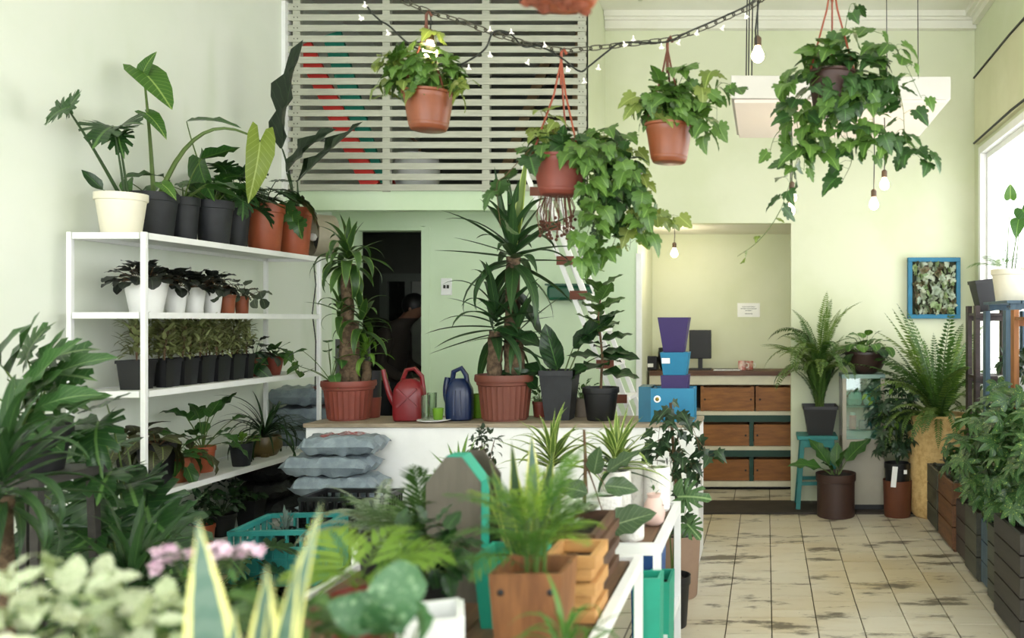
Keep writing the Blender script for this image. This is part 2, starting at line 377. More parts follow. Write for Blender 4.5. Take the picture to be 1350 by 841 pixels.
def tuft(T, pos, kind, m, n, L, el=(-.3, 1.4), seed=0, ws=1, name='leaf', axis_h=.1, bend=None):
    rng = random.Random(seed); ms = leaves(kind, m); pos = Vector(pos)
    for i in range(n):
        q = (i+.5)/n; az = i*2.39996+rng.uniform(-.4, .4); e = el[0]+(el[1]-el[0])*q**.8+rng.uniform(-.15, .15); l = rng.uniform(*L)*(1-.25*q)
        ms_i = ms[rng.choice(bend)] if bend else rng.choice(ms)
        place(T, ms_i, pos+Vector((math.cos(az)*.008, math.sin(az)*.008, axis_h*(q-.5))), dirv(az, e), upv(az, e), (l*ws, l, l), name)
# ------------------------------------------------------------------ pots
def pot(T, r, h, m, rb=None, style='nursery', soil=True, soilm=None, z=0, sx=1, sy=1, lvl=.9, xy=(0, 0), name='pot'):
    rb = rb or r*.74; t = max(.004, r*.05)
    if style == 'nursery': pr = [(rb*.96, 0), (rb, h*.02), (r*.93, h*.82), (r*.99, h*.83), (r, h*.85), (r, h), (r-t, h), (r*.9-t, h*.8), (rb-t, h*.1)]
    elif style == 'plain': pr = [(rb*.94, 0), (rb, h*.03), (r*.985, h*.97), (r, h), (r-t, h), (rb-t, h*.1)]
    elif style == 'bowl': pr = [(rb*.9, 0), (rb, h*.03), (r*.75, h*.2), (r*.92, h*.5), (r*.97, h*.8), (r, h*.85), (r*1.02, h*.9), (r, h), (r-t, h), (r*.85-t, h*.5), (rb-t, h*.1)]
    elif style == 'belly': pr = [(rb*.8, 0), (rb, h*.05), (r*1.02, h*.45), (r, h*.75), (r*.93, h), (r*.93-t, h), (r*.9-t, h*.5), (rb*.8, h*.1)]
    elif style == 'hang': pr = [(rb*.86, 0), (rb*.93, h*.02), (rb, h*.1), (rb*1.02, h*.1), (rb*1.05, h*.16), (rb*1.04, h*.17), (rb*1.07, h*.22), (r*.93, h*.78), (r*.95, h*.8), (r*.97, h*.92), (r*1.04, h*.94), (r*1.04, h), (r*.97, h), (r*.9-t, h*.7), (rb-t, h*.12)]
    elif style == 'ribbed': pr = [(rb*.93, 0), (rb*.93, h*.03), (rb, h*.04), (r*.9, h*.76), (r*.94, h*.78), (r*.95, h*.84), (r*1.0, h*.85), (r*1.02, h*.9), (r*1.0, h), (r*.92, h), (r*.88, h*.78), (rb*.9, h*.1)]
    mb = MB()
    if style == 'ribbed': mb.lathe(pr, 56, (xy[0], xy[1], z), sx, sy, 28, .045, (2, 3))
    else: mb.lathe(pr, 24, (xy[0], xy[1], z), sx, sy)
    o = mb.build(name, m, T, smooth=True)
    if soil:
        ri = (rb-t)+(r*.9-rb)*lvl; MB().lathe([(0.0002, h*lvl+.004), (ri*.6, h*lvl+.003), (ri, h*lvl)], 16, (xy[0], xy[1], z), sx, sy).build('soil', soilm or M_soil, T)
    return o
def sqpot(T, w, h, m, wb=None, lvl=.9, soil=True, rim=True, d=None, db=None):
    wb = wb or w*.72; mb = MB().frustum(wb, w, h, .005, db=db, dt=d)
    if rim:
        dd = d or w
        for s in (-1, 1):
            mb.mm(-w/2-.004, w/2+.004, s*(dd/2+.001)-.003, s*(dd/2+.001)+.003, h*.9, h+.002); mb.mm(s*(w/2+.001)-.003, s*(w/2+.001)+.003, -dd/2-.004, dd/2+.004, h*.9, h+.002)
    o = mb.build('pot', m, T)
    if soil:
        q = wb+(w-wb)*lvl-.012; q2 = (db or wb)+((d or w)-(db or wb))*lvl-.012; MB().mm(-q/2, q/2, -q2/2, q2/2, h*lvl-.004, h*lvl).build('soil', M_soil, T)
    return o

# ------------------------------------------------------------------ materials
M_soil = mat('soil', '#2e241c', .95, .5, 40, bump=.6)
M_white = mat('white_paint', '#f2f3f1', .45, .04)
M_wpot = mat('white_plastic', '#efefec', .4, .04)
M_cream = mat('cream_plastic', '#e8e2cd', .45, .05)
M_black = mat('black_plastic', '#1c1d20', .5, .25)
M_char = mat('charcoal_plastic', '#303338', .6, .2, c2='#23252a')
M_terra = mat('terracotta_plastic', '#c06a45', .5, .15)
M_terrab = mat('terracotta_bright', '#cc6a42', .45, .15)
M_brick = mat('brick_brown_plastic', '#a04d3c', .5, .15)
M_brown = mat('brown_plastic', '#4f342a', .55, .15)
M_teal = mat('teal_paint', '#1f8f8c', .55, .12)
M_mint = mat('turquoise_paint', '#25bf9f', .5, .08)
M_blue = mat('sky_blue_paint', '#1394c4', .45, .1)
M_purple = mat('purple_paint', '#371c6e', .45, .12)
M_stemg = mat('stem_green', '#6d8a3e', .5, .2)
M_stemd = mat('stem_dark_green', '#3c5a2a', .5, .2)
M_stemr = mat('stem_brown', '#7a5a38', .7, .3)
M_wire = mat('black_wire', '#16181a', .5, .1)
M_bark = mat('cane_bark', '#8a7358', .9, .35, 30, bump=.8, c2='#5d4a36')
G_ivy = leafmat('leaf_grape_ivy', '#3f7026', '#6f9e3c', '#86ab58')
G_ivyl = leafmat('leaf_grape_ivy_light', '#7d9e3c', '#adbf58', '#bccb7c', trans=.35)
G_ivyd = leafmat('leaf_grape_ivy_dark', '#2c5526', '#487536', '#5f8d48')
G_deep = leafmat('leaf_deep_green', '#1d3f22', '#2f5a2a', '#5b8a46', rough=.3)
G_mid = leafmat('leaf_mid_green', '#2f6429', '#4a8434', '#86b05a', rough=.33)
G_bright = leafmat('leaf_bright_green', '#5f9a2c', '#86b93f', '#b9d878', trans=.35)
G_strel = leafmat('leaf_strelitzia', '#24372a', '#32492f', '#5a7350', rough=.28, vw=.05)
G_pep = leafmat('leaf_peperomia', '#262c28', '#343a33', '#525b50', rough=.35, vw=.1)
G_croton = leafmat('leaf_olive_bronze', '#6d7748', '#98a06e', '#b0ae80', rough=.4)
G_fern = leafmat('leaf_fern', '#5f8a34', '#98b85a', None, trans=.35)
G_fernd = leafmat('leaf_fern_dark', '#3d6a2c', '#6a963f', None, trans=.3)
G_drac = leafmat('leaf_dracaena', '#2d5524', '#4d7c2e', margin='#7d9a45', mfrom=.7, mto=1.1)
G_yucca = leafmat('leaf_yucca', '#2c5430', '#3f6b35', '#6a8f4f')
G_spike = leafmat('leaf_spiky_light', '#5d8a34', '#8fb04a', margin='#c3d27e', mfrom=.7)
G_sans = leafmat('leaf_sansevieria', '#5d8070', '#6f9480', margin='#dcd98a', mfrom=.62, mto=.72, bands='#3d6152', rough=.35)
G_var = leafmat('leaf_cream_variegated', '#dfe0cb', '#b3bd97', blotch='#6f8a55', bl=(.48, .6), trans=.25)
G_var2 = leafmat('leaf_cream_variegated_pale', '#e9e9d6', '#cfd3b2', blotch='#8aa068', bl=(.52, .64), trans=.25)
G_schef = leafmat('leaf_schefflera', '#2f5f33', '#4a7c3a', '#8fb060', blotch='#b6c267', bl=(.62, .7), bsc=12, rough=.3)
G_schefd = leafmat('leaf_schefflera_plain', '#243f2c', '#375a38', '#6f9060', rough=.3)
G_palm = leafmat('leaf_palm', '#4d8a33', '#79b04a', None, trans=.35)
G_palml = leafmat('leaf_palm_light', '#83ba36', '#a7cf4c', None, trans=.4)
G_aglao = leafmat('leaf_silver_aglaonema', '#3f7a48', '#5a945a', blotch='#8fb088', bl=(.5, .75), bsc=9)
G_sell = leafmat('leaf_selloum', '#264f2a', '#3a6c30', '#7aa35a', rough=.32)
G_phil = leafmat('leaf_philodendron_long', '#356b33', '#5a8f49', '#a7c58a', rough=.3)
G_aloc = leafmat('leaf_alocasia', '#3c7a28', '#62992f', '#b5cf7a', rough=.35)
G_alocy = leafmat('leaf_alocasia_yellowing', '#8ab334', '#b7cf4c', '#d9e59a', trans=.45)
G_ficus = leafmat('leaf_ficus', '#38662f', '#5a8a3a', '#9fbf70', rough=.3)
G_rubber = leafmat('leaf_rubber', '#4a6b48', '#5f7f55', '#a3b78d', rough=.2)
G_succ = leafmat('leaf_succulent', '#6f8f5c', '#a3b884', margin='#b5b58a', mfrom=.85, mto=1.1, trans=.1)
G_succ2 = leafmat('leaf_succulent_grey', '#8fa08a', '#c6cfb8', margin='#c0b0a6', mfrom=.9, mto=1.2, trans=.1)
G_succ3 = leafmat('leaf_succulent_dark', '#4f6a3c', '#5f6a48', margin='#8f5a52', mfrom=.6, trans=.1)
G_fit = leafmat('leaf_bronze_begonia', '#3a3f2a', '#5a5c38', '#8a9a5a', rough=.35)

# ================================================================== THE ROOM
XL, XR, YB, ZC, YM = -3.58, 1.72, 7.19, 4.02, 6.5
def plaster(name, c, c2, stain=None):
    n = N(name); p = n.wpos(); a = n.mix(n.ramp(n.noise(1.3, p, 4), .35, .7), C(c), C(c2))
    if stain: a = n.mix(n.math('MULTIPLY', n.ramp(n.noise(1.1, n.mapv(p, (1, 1.6, .45)), 3), .56, .74), .55), a, C(stain))
    n.put(n.b.inputs['Base Color'], a); n.b.inputs['Roughness'].default_value = .75; n.bump(n.noise(14, p, 5), .12, .01); return n.m
M_wl = plaster('plaster_pale_mint', '#eaeee2', '#e5ebdc', '#d0dbc0')
M_wb = plaster('plaster_beige_green', '#d7dbc0', '#cfd5b4')
M_wr = plaster('plaster_cream_white', '#eeebd6', '#e8e6cc')
M_wg = plaster('plaster_mint_green', '#d6e8ca', '#cee3c0')
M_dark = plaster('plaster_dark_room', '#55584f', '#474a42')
M_ceil = plaster('ceiling_paint', '#e9e8dc', '#e0dfd0')
# floor: grout bed and real tiles in the aisle
def tilemat():
    n = N('floor_tile'); p = n.wpos(); ri = n.add('ShaderNodeObjectInfo').outputs['Random']
    a = n.mix(n.ramp(n.noise(.55, p, 2), .4, .62), C('#c2bcab'), C('#baa884')); a = n.mix(n.math('MULTIPLY', ri, .45), a, C('#cdc6b2'))
    a = n.mix(n.math('MULTIPLY', n.ramp(n.noise(9, n.mapv(p, (.5, 1.6, 1)), 5, .7), .45, .75), .35), a, C('#a89672'))
    st = n.math('MULTIPLY', n.ramp(n.noise(2.6, n.mapv(p, (.9, 2.2, 1)), 6, .66), .53, .63), .85)
    a = n.mix(st, a, C('#4a4034')); sp = n.ramp(n.noise(26, p, 2), .71, .75); a = n.mix(n.math('MULTIPLY', sp, .8), a, C('#3a3128'))
    n.put(n.b.inputs['Base Color'], a); n.b.inputs['Roughness'].default_value = .42; n.bump(n.noise(30, p, 4), .1, .003); return n.m
M_tile = tilemat(); M_grout = mat('grout', '#6e6450', .9, .4, 20)
fl = struct(MB().mm(-4.7, XR+.1, -1.4, 9.2, -.12, -.008).build('floor', M_grout))
rng = random.Random(4); TW = .2235; tc = MB().mm(-.5, .5, -.5, .5, -.5, .5).mesh('tile', M_tile)
def tile(x, y, w, d):
    o = bpy.data.objects.new('tile', tc); col.objects.link(o); o.parent = fl
    o.location = (x, y, -.006+rng.uniform(-.0015, .0015)); o.scale = (w, d, .012); o.rotation_euler = (rng.uniform(-.004, .004), rng.uniform(-.004, .004), rng.uniform(-.006, .006))
for k in range(-3, 8):
    x = .028+(k+.5)*TW; y = 6.735-rng.uniform(.04, .215)
    tile(x, (y+6.735)/2, TW-.006, 6.735-y-.006)
    while y > 2.0:
        d = TW*(.5 if rng.random() < .1 else 1); tile(x, y-d/2, TW-.006, d-.006); y -= d
for k in range(5):
    for j in range(2): tile(-.87+.15+k*.3, 7.2+.15+j*.26, .293, .253)
n = N('floor_far_tiles'); br = n.add('ShaderNodeTexBrick'); n.put(br.inputs['Vector'], n.wpos()); br.inputs['Color1'].default_value = C('#c4bca6'); br.inputs['Color2'].default_value = C('#bdb296'); br.inputs['Mortar'].default_value = C('#6e6450')
br.offset = 0; br.inputs['Scale'].default_value = 1; br.inputs['Brick Width'].default_value = TW; br.inputs['Row Height'].default_value = TW; br.inputs['Mortar Size'].default_value = .005; n.put(n.b.inputs['Base Color'], br.outputs[0]); n.b.inputs['Roughness'].default_value = .5
MB().mm(XL, .028-3*TW-.005, -1.3, 6.73, -.01, 0).mm(.028-3*TW, XR, -1.3, 1.76, -.01, -.001).build('floor_field', n.m, fl)
struct(MB().mm(XL, XR, 6.74, YB+.02, -.01, .012).build('trim_1', mat('dark_stone_strip', '#4a4038', .7, .3, 6)))
struct(MB().mm(XL-.12, XR+.12, -1.4, 9.3, ZC, ZC+.1).build('ceiling', M_ceil))
struct(MB().mm(XL-.12, XL, -1.4, YB+.13, 0, ZC).mm(XL-.12, XL, YB+.13, 9.3, 2.42, ZC).build('wall_left', M_wl))
# back wall, alcove, lintel
AX0, AX1, DX0, DX1 = -1.06, .206, -3.42, -2.81
struct(MB().mm(AX1, XR+.12, YB, YB+.13, 0, 2.3).mm(-1.33, XR+.12, YB, YB+.13, 2.3, ZC).build('wall_back', M_wr if False else M_wb))
struct(MB().mm(DX1, AX0, YB, YB+.13, 0, 2.299).mm(DX1, -1.331, YB, YB+.13, 2.299, 2.42).mm(DX0, DX1, YB, YB+.13, 2.275, 2.42).mm(XL, DX0, YB, YB+.13, 0, 2.42).build('wall_back_green', M_wg))
struct(MB().mm(AX0-.01, AX0+.035, YB-.012, YB+.02, .012, 2.05).build('trim_2', M_white))
struct(MB().mm(AX0-.1, XR, 8.14, 8.25, 0, 2.45).mm(AX0-.1, AX0, YB+.13, 8.14, 0, 2.45).mm(AX1+.25, AX1+.35, YB+.13, 8.14, 0, 2.45).build('wall_alcove', M_wb))
struct(MB().mm(AX0, AX1+.25, YB+.13, 8.14, 2.302, 2.4).build('ceiling_alcove', M_ceil))
# dark back room behind the doorway
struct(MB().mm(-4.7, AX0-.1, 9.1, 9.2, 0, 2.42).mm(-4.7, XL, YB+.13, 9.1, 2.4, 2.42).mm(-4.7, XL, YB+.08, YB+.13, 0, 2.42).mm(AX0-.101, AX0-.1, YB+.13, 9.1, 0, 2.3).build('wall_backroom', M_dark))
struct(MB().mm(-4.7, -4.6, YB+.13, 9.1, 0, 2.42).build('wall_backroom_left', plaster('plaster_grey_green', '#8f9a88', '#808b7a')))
struct(MB().mm(DX1-.03, DX1+.04, YB-.006, YB+.14, 0.012, 2.27).mm(DX0-.04, DX0+.03, YB-.006, YB+.14, .012, 2.27).mm(DX0+.03, DX1-.03, YB-.006, YB+.14, 2.24, 2.278).build('door_1', M_wg))
d = struct(MB().mm(-3.98, -3.9, 8.98, 9.09, 0, 1.9).mm(-3.2, -3.12, 8.98, 9.09, 0, 1.9).mm(-3.98, -3.12, 8.98, 9.09, 1.9, 1.98).mm(-3.72, -3.66, 8.98, 9.09, 0, 1.9).build('door_2', mat('grey_frame', '#8e958a', .6, .1)))
MB().mm(-3.9, -3.72, 9.02, 9.04, .02, 1.9).build('pane', mat('dark_glass', '#2c302c', .15, .2), d); MB().mm(-3.66, -3.2, 9.02, 9.04, .02, 1.9).build('pane', mat('pale_glass', '#c8ccc0', .2, .1), d)
# mezzanine with the slatted screen
struct(MB().mm(XL, -1.33, YM, YM+.12, 2.32, 2.465).build('trim_3', M_wg))
struct(MB().mm(XL, -1.33, YM+.12, 9.2, 2.425, 2.465).build('ceiling_mezzanine', M_wg))
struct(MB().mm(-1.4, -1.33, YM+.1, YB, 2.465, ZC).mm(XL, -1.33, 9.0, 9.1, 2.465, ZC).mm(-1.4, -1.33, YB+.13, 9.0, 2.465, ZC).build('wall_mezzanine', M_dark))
struct(MB().mm(-1.33, -1.325, YM+.02, YB, 2.32, ZC).build('wall_mezzanine_side', M_wb))
M_slat = woodmat('pale_painted_slat', '#c3c4b4', '#adaf9e', (1, 10, 10), 4)
scr = thing('slatted_screen', 'pale slatted timber screen closing the loft above the mint wall', 'screen', (0, YM, 2.46))
sl = MB().mm(XL+.02, -1.335, -.024, -.012, -.0235, .0235).mesh('slat', M_slat)
for i in range(20): ob('slat', sl, scr, (0, 0, .025+i*.0789))
for px in (392, 510, 641, 767):
    x = (px-CX)/F*YM; MB().mm(x-.028, x+.028, -.012, .03, -.005, ZC-2.47).build('post', M_slat, scr)
sc_ = MB().lathe([(.004, -.003), (.004, .002), (.0001, .003)], 6).mesh('screw', M_wire)
for px in (392, 767):
    for i in range(20):
        for dx in (-.012, .014): ob('screw', sc_, scr, ((px-CX)/F*YM+dx, -.025, .025+i*.0789), (PI/2, 0, 0))
struct(MB().mm(XL+.001, XL+.03, YM-.06, YM+.02, 2.465, 3.86).build('trim_4', M_white))
b = tag(MB().bar(W(400, 60, 6.56)-Vector((0, 6.56, 0)), W(490, 246, 6.56)-Vector((0, 6.56, 0)), .035, .13).build('leaning_board', mat('red_paint', '#d2362c', .5, .1), None, (0, 6.56, 0)), 'red painted board leaning diagonally behind the slatted screen', 'board')
b = tag(MB().bar(W(438, 45, 6.61)-Vector((0, 6.61, 0)), W(497, 243, 6.61)-Vector((0, 6.61, 0)), .035, .14).build('leaning_board', mat('sea_green_paint', '#1fae90', .5, .1), None, (0, 6.61, 0)), 'sea-green painted board leaning diagonally behind the slatted screen', 'board')
b = tag(MB().bar((-2.62, 0, 0), (-2.05, 0, 1.5), .04, .09).build('leaning_board', woodmat('raw_timber', '#a3855a', '#7a6040'), None, (0, 8.2, 2.466)), 'raw timber board leaning in the dark loft behind the screen', 'board')
tag(MB().bar((-1.62, 0, .0), (-1.55, 0, 1.5), .07, .07).build('timber_post', woodmat('raw_timber', '#a3855a', '#7a6040'), None, (0, 7.3, 2.466)), 'raw timber post standing behind the slatted screen near the ladder top', 'post')
t = thing('flower_pot', 'big white pot standing on the loft floor behind the slatted screen', 'pot', ((550-CX)/F*6.9, 6.9, 2.466)); pot(t, .17, .34, M_wpot, style='belly'); MB().tube([(0, 0, .3), (.03, 0, .42), (-.08, 0, .5)], .012, 5).build('dry_twig', M_stemr, t)
t = thing('storage_bin', 'red plastic tub on the loft floor beside the white pot', 'tub', ((520-CX)/F*7.35, 7.35, 2.466)); pot(t, .16, .2, mat('red_paint', '#d2362c'), style='plain', soil=False)
t = thing('storage_bin', 'dull red low wide tub on the loft floor', 'tub', ((596-CX)/F*7.45, 7.45, 2.466)); pot(t, .2, .16, mat('dull_red', '#7d2f2a', .6), style='plain', soil=False)
# crown moulding
mo = MB()
for (d_, z0, z1) in ((.10, 3.975, 4.02), (.07, 3.955, 3.975), (.045, 3.9, 3.955), (.06, 3.885, 3.9)): mo.mm(-1.32, XR, YB-d_, YB-.001, z0, z1)
struct(mo.build('trim_5', M_ceil))
mo = MB()
for (d_, z0, z1) in ((.10, 3.975, 4.02), (.07, 3.955, 3.975), (.045, 3.9, 3.955)): mo.mm(XR-d_, XR-.001, -1.3, YB-.11, z0, z1)
struct(mo.build('trim_6', M_ceil))
# right wall with the long shop window
WY0, WY1, WZ0, WZ1 = .6, 6.93, .95, 2.83
struct(MB().mm(XR, XR+.14, -1.4, YB+.13, 0, WZ0).mm(XR, XR+.14, -1.4, YB+.13, WZ1, ZC).mm(XR, XR+.14, WY1, YB+.13, WZ0, WZ1).mm(XR, XR+.14, -1.4, WY0, WZ0, WZ1).build('wall_right', M_wb))
nwin = 4; ww = (WY1-WY0)/nwin
for i in range(nwin):
    a, b_ = WY1-(i+1)*ww, WY1-i*ww; w_ = struct(MB().mm(XR+.03, XR+.09, a, a+.045, WZ0, WZ1).mm(XR+.03, XR+.09, b_-.045, b_, WZ0, WZ1).mm(XR+.03, XR+.09, a+.045, b_-.045, WZ0, WZ0+.05).mm(XR+.03, XR+.09, a+.045, b_-.045, WZ1-.05, WZ1).build('window_%d' % (i+1), M_white))
    MB().mm(XR+.058, XR+.064, a+.045, b_-.045, WZ0+.05, WZ1-.05).build('pane', glassmat('window_glass'), w_)
struct(MB().mm(XR-.02, XR+.029, WY0, WY1+.06, WZ1-.006, WZ1+.05).mm(XR-.02, XR+.029, WY1-.006, WY1+.06, WZ0, WZ1-.006).build('trim_7', M_white))
t = thing('fabric_blind', 'greenish canvas blind panel with dark cords above the shop window', 'blind', (XR-.004, 0, 0))
MB().mm(-.03, 0, 1.0, 7.06, 2.92, 3.46).build('cloth', plaster('canvas', '#d9d8b8', '#cfceaa'), t)
for z in (2.93, 3.46): MB().tube([(-.034, 1.0, z), (-.04, 3, z+.008), (-.034, 5, z-.006), (-.036, 6, z+.01), (-.034, 7.06, z)], .009, 5).build('cord', M_wire, t)
# shop front behind the camera: header, low wall and posts, open to daylight
fw = MB().mm(XL-.12, XR+.14, -1.4, -1.28, 3.6, ZC).mm(XL-.12, XR+.14, -1.4, -1.28, 0, .3)
for x in (XL+.05, -1.8, 0.0, XR-.05): fw.mm(x-.05, x+.05, -1.39, -1.29, .3, 3.6)
struct(fw.build('wall_front', M_white))

# ================================================================== LONG COUNTER
t = thing('shop_counter', 'long white counter with a grey weathered wooden top under the watering cans', 'counter', (-1.68, 5.27, 0))
MB().mm(-1.11, 1.27, .02, .43, .012, .85).build('body', M_white, t)
ct = woodmat('weathered_top', '#a89a84', '#8a7c68', (1, 8, 8), 6)
MB().mm(-1.12, 1.275, 0, .44, .85, .875).build('countertop', ct, t, bevel=.004)
ZT = .876
# back cabinet with wooden crates in the alcove
Yk = 7.72
def kx(px, Y=Yk): return (px-CX)/F*Y
def kz(py, Y=Yk): return EYE-(py-HY)/F*Y
M_crem = mat('cream_shelf', '#d9d3bb', .5, .08); M_dkg = mat('dark_green_paint', '#1c5546', .55, .15)
M_pine = woodmat('oiled_pine', '#a3692f', '#7c4c1e', (1.2, 9, 9), 4)
t = thing('back_counter', 'cream and dark green counter in the alcove holding rows of wooden crates', 'counter', (0, Yk, 0))
x0, x1 = -1.03, .44
MB().mm(x0, x1, -.03, .4, kz(495), kz(489)).build('countertop', woodmat('dark_walnut', '#6a4630', '#4c3020'), t)
MB().mm(x0, x1, -.015, .0, kz(507), kz(495.2)).build('apron', M_crem, t)
for a, b_ in ((542, 547), (588, 593), (634, 641)): MB().mm(x0, x1, -.02, .38, kz(b_), kz(a)).build('shelf', M_crem, t)
for a, b_ in ((547.2, 556), (593.2, 602)): MB().mm(x0, x1, -.01, .01, kz(b_), kz(a)).build('rail', M_dkg, t)
MB().mm(x0, x1, .3, .32, .012, kz(507)).build('back_panel', mat('dark_board', '#2c2a24', .8), t)  # back panel in one even dark colour behind the crates
for px in (990.5, 918, 846):
    for a, b_ in ((556.2, 588), (602.2, 634)): MB().mm(kx(px)-.017, kx(px)+.017, -.015, .02, kz(b_), kz(a)).build('post', M_dkg, t)
MB().mm(x0, x1, .02, .05, .012, kz(641)).build('plinth', M_wire, t)
rows = [(509, 542, ((925, 994.5), (997.5, 1060))), (558, 588, ((922, 987.5), (994, 1056))), (604, 634, ((922, 987.5), (994, 1056)))]
nmr = ('top', 'middle', 'bottom')
for ri_, (a, b_, cs) in enumerate(rows):
    for ci, (p, q) in enumerate(cs):
        t = thing('wooden_crate', 'pine crate on the %s shelf of the alcove counter, %s' % (nmr[ri_], ('nearer the blue boxes', 'nearer the teal stool')[ci]), 'crate', (0, Yk, kz(b_)+.0005), group='pine crates in the alcove counter')
        w0, w1, h = kx(p), kx(q), kz(a)-kz(b_)-.012
        MB().mm(w0, w1, -.004, .012, .004, h).build('front_panel', M_pine, t); MB().mm(w0, w0+.012, .012, .26, .004, h).build('side_panel', M_pine, t); MB().mm(w1-.012, w1, .012, .26, .004, h).build('side_panel', M_pine, t)
        MB().mm(w0, w1, .26, .272, .004, h).build('back_panel', M_pine, t); MB().mm(w0+.012, w1-.012, .012, .26, 0, .01).build('base', M_pine, t)
        if ri_ == 0:
            for x in (w0+.012, w1-.012): MB().mm(x-.02, x+.008, -.016, -.004, 0, h+.012).build('corner_post', M_pine, t)
        kb = MB().lathe([(.009, 0), (.009, .004), (.0001, .008)], 8).mesh('screw', M_wire)
        for x in (w0+.03, w1-.03): ob('screw', kb, t, (x, -.016 if ri_ == 0 else -.004, h*.5), (PI/2, 0, 0))
zk = kz(489)+.0005
t = thing('card_printer', 'black receipt machine with white labels on the alcove counter', 'machine', (kx(851), Yk+.16, zk))
MB().prism([(-.09, 0), (.09, 0), (.09, .11), (-.09, .13)], 'x', -.09, .09).build('body', M_black, t, bevel=.008); MB().mm(-.08, .08, -.094, -.09, .07, .085).build('slot', M_char, t)
for x in (-.045, .035): MB().mm(x-.025, x+.025, -.096, -.09, .03, .062).build('paper_label', M_white, t)
t = thing('desk_pot', 'round black pot on the alcove counter behind the purple box', 'pot', (kx(877), Yk+.17, zk)); pot(t, .085, .2, M_black, style='belly', soil=False)
t = thing('monitor', 'black flat screen monitor on the alcove counter behind the purple box', 'monitor', (kx(921), Yk+.2, zk))
MB().mm(-.1, .1, -.06, .06, 0, .012).build('base', M_black, t); MB().mm(-.02, .02, -.01, .02, .012, .2).build('stand', M_black, t); MB().mm(-.1, .1, -.02, .012, .1, .36).build('screen', M_black, t, bevel=.006)
t = thing('notebook', 'white notebook lying flat on the alcove counter', 'book', (kx(958), Yk+.12, zk)); MB().mm(-.12, .12, -.08, .08, 0, .012).build('cover', mat('grey_cover', '#8d8f8c', .6), t); MB().mm(-.118, .118, -.083, .078, .002, .01).build('pages', M_white, t)
t = thing('pink_mug', 'white mug with pink pattern and handle on the alcove counter', 'mug', (kx(978), Yk+.1, zk)); MB().lathe([(.03, 0), (.035, .004), (.036, .085), (.032, .085), (.03, .01), (.0002, .01)], 18).build('cup', mat('pink_pattern', '#e9d8d0', .3, .4, 25, c2='#cf7a72'), t, smooth=True); MB().tube([(.035, 0, .065), (.058, 0, .06), (.058, 0, .03), (.035, 0, .022)], .005, 6).build('handle', M_wpot, t, smooth=True)
t = thing('pink_mug', 'red and white mug beside the pink patterned mug', 'mug', (kx(987.5), Yk+.16, zk)); MB().lathe([(.03, 0), (.034, .004), (.035, .08), (.031, .08), (.03, .01), (.0002, .01)], 18).build('cup', mat('red_pattern', '#dcb8a8', .3, .4, 30, c2='#b85a4c'), t, smooth=True); MB().tube([(.034, 0, .06), (.054, 0, .055), (.054, 0, .03), (.034, 0, .022)], .005, 6).build('handle', M_wpot, t, smooth=True)
# notice on the alcove wall
t = thing('wall_notice', 'white paper notice with lines of dark print on the alcove wall', 'notice', ((987-CX)/F*8.13, 8.137, EYE-(408-HY)/F*8.13))
MB().mm(-.105, .105, -.003, 0, -.07, .06).build('paper', M_white, t)
pr = MB(); r2 = random.Random(3)
for z, hw in ((.025, .06), (.008, .075), (-.01, .03), (-.04, .035)):
    x = -hw
    while x < hw:
        w_ = r2.uniform(.006, .014); pr.mm(x, min(x+w_, hw), -.0036, -.0031, z-.003, z+.003); x += w_+.004
stuff(pr.build('print', mat('grey_ink', '#6b7580', .7), t))
# light switch on the mint wall
t = thing('light_switch', 'white double light switch plate on the mint wall', 'switch', ((589-CX)/F*YB, YB-.002, EYE-(378-HY)/F*YB))
MB().mm(-.045, .045, -.01, 0, -.07, .07).build('plate', M_white, t, bevel=.004)
for x in (-.014, .014): MB().mm(x-.009, x+.009, -.016, -.009, -.014, .014).build('rocker', mat('dark_rocker', '#3b3f38', .5), t)

ORD = ['first', 'second', 'third', 'fourth', 'fifth', 'sixth', 'seventh', 'eighth', 'ninth', 'tenth', 'eleventh']
# ================================================================== WHITE METAL SHELF AND ITS PLANTS
SX0, SX1, SY0, SY1 = -3.51, -3.137, 4.4, 6.12
LV = [.19, .597, 1.125, 1.523, 1.925]
t = thing('metal_shelf', 'tall white metal shelving unit with five decks along the left wall', 'shelf', ((SX0+SX1)/2, SY0, 0))
hx = (SX1-SX0)/2
for x in (-hx, hx):
    for y in (0, SY1-SY0): MB().mm(x-.0125, x+.0125, y-.0125, y+.0125, .012, 1.945).build('post', M_white, t, bevel=.003)
M_deck = mat('white_deck', '#e6e8e3', .5, .12, 5)
for z in LV:
    MB().mm(-hx+.018, hx-.018, .0, SY1-SY0, z+.004, z+.014).build('deck', M_deck, t)
    for x in (-hx, hx): MB().mm(x-.012, x+.012, .018, SY1-SY0-.018, z-.015, z+.017).build('rail', M_white, t)
    for y in (0, SY1-SY0): MB().mm(-hx+.018, hx-.018, y-.012, y+.012, z-.015, z+.017).build('rail', M_white, t)
def atX(px, X, z): Y = X*F/(px-CX); return (X, Y, z)
Z5, Z4, Z3, Z2, Z1 = [z+.0145 for z in LV[::-1]]
def hero(T, mb, p0, p1, bow, me, L, d, nrm, r=.007, ws=1):
    p0 = Vector(p0); p1 = Vector(p1); pts = bez(p0, (p0+p1)/2+Vector(bow), p1, 10); mb.tube(pts, [r*(1-.06*i) for i in range(11)], 7)
    place(T, me, p1, d, nrm, (L*ws, L, L))
def loc(T, px, py, Y): return W(px, py, Y)-T.location
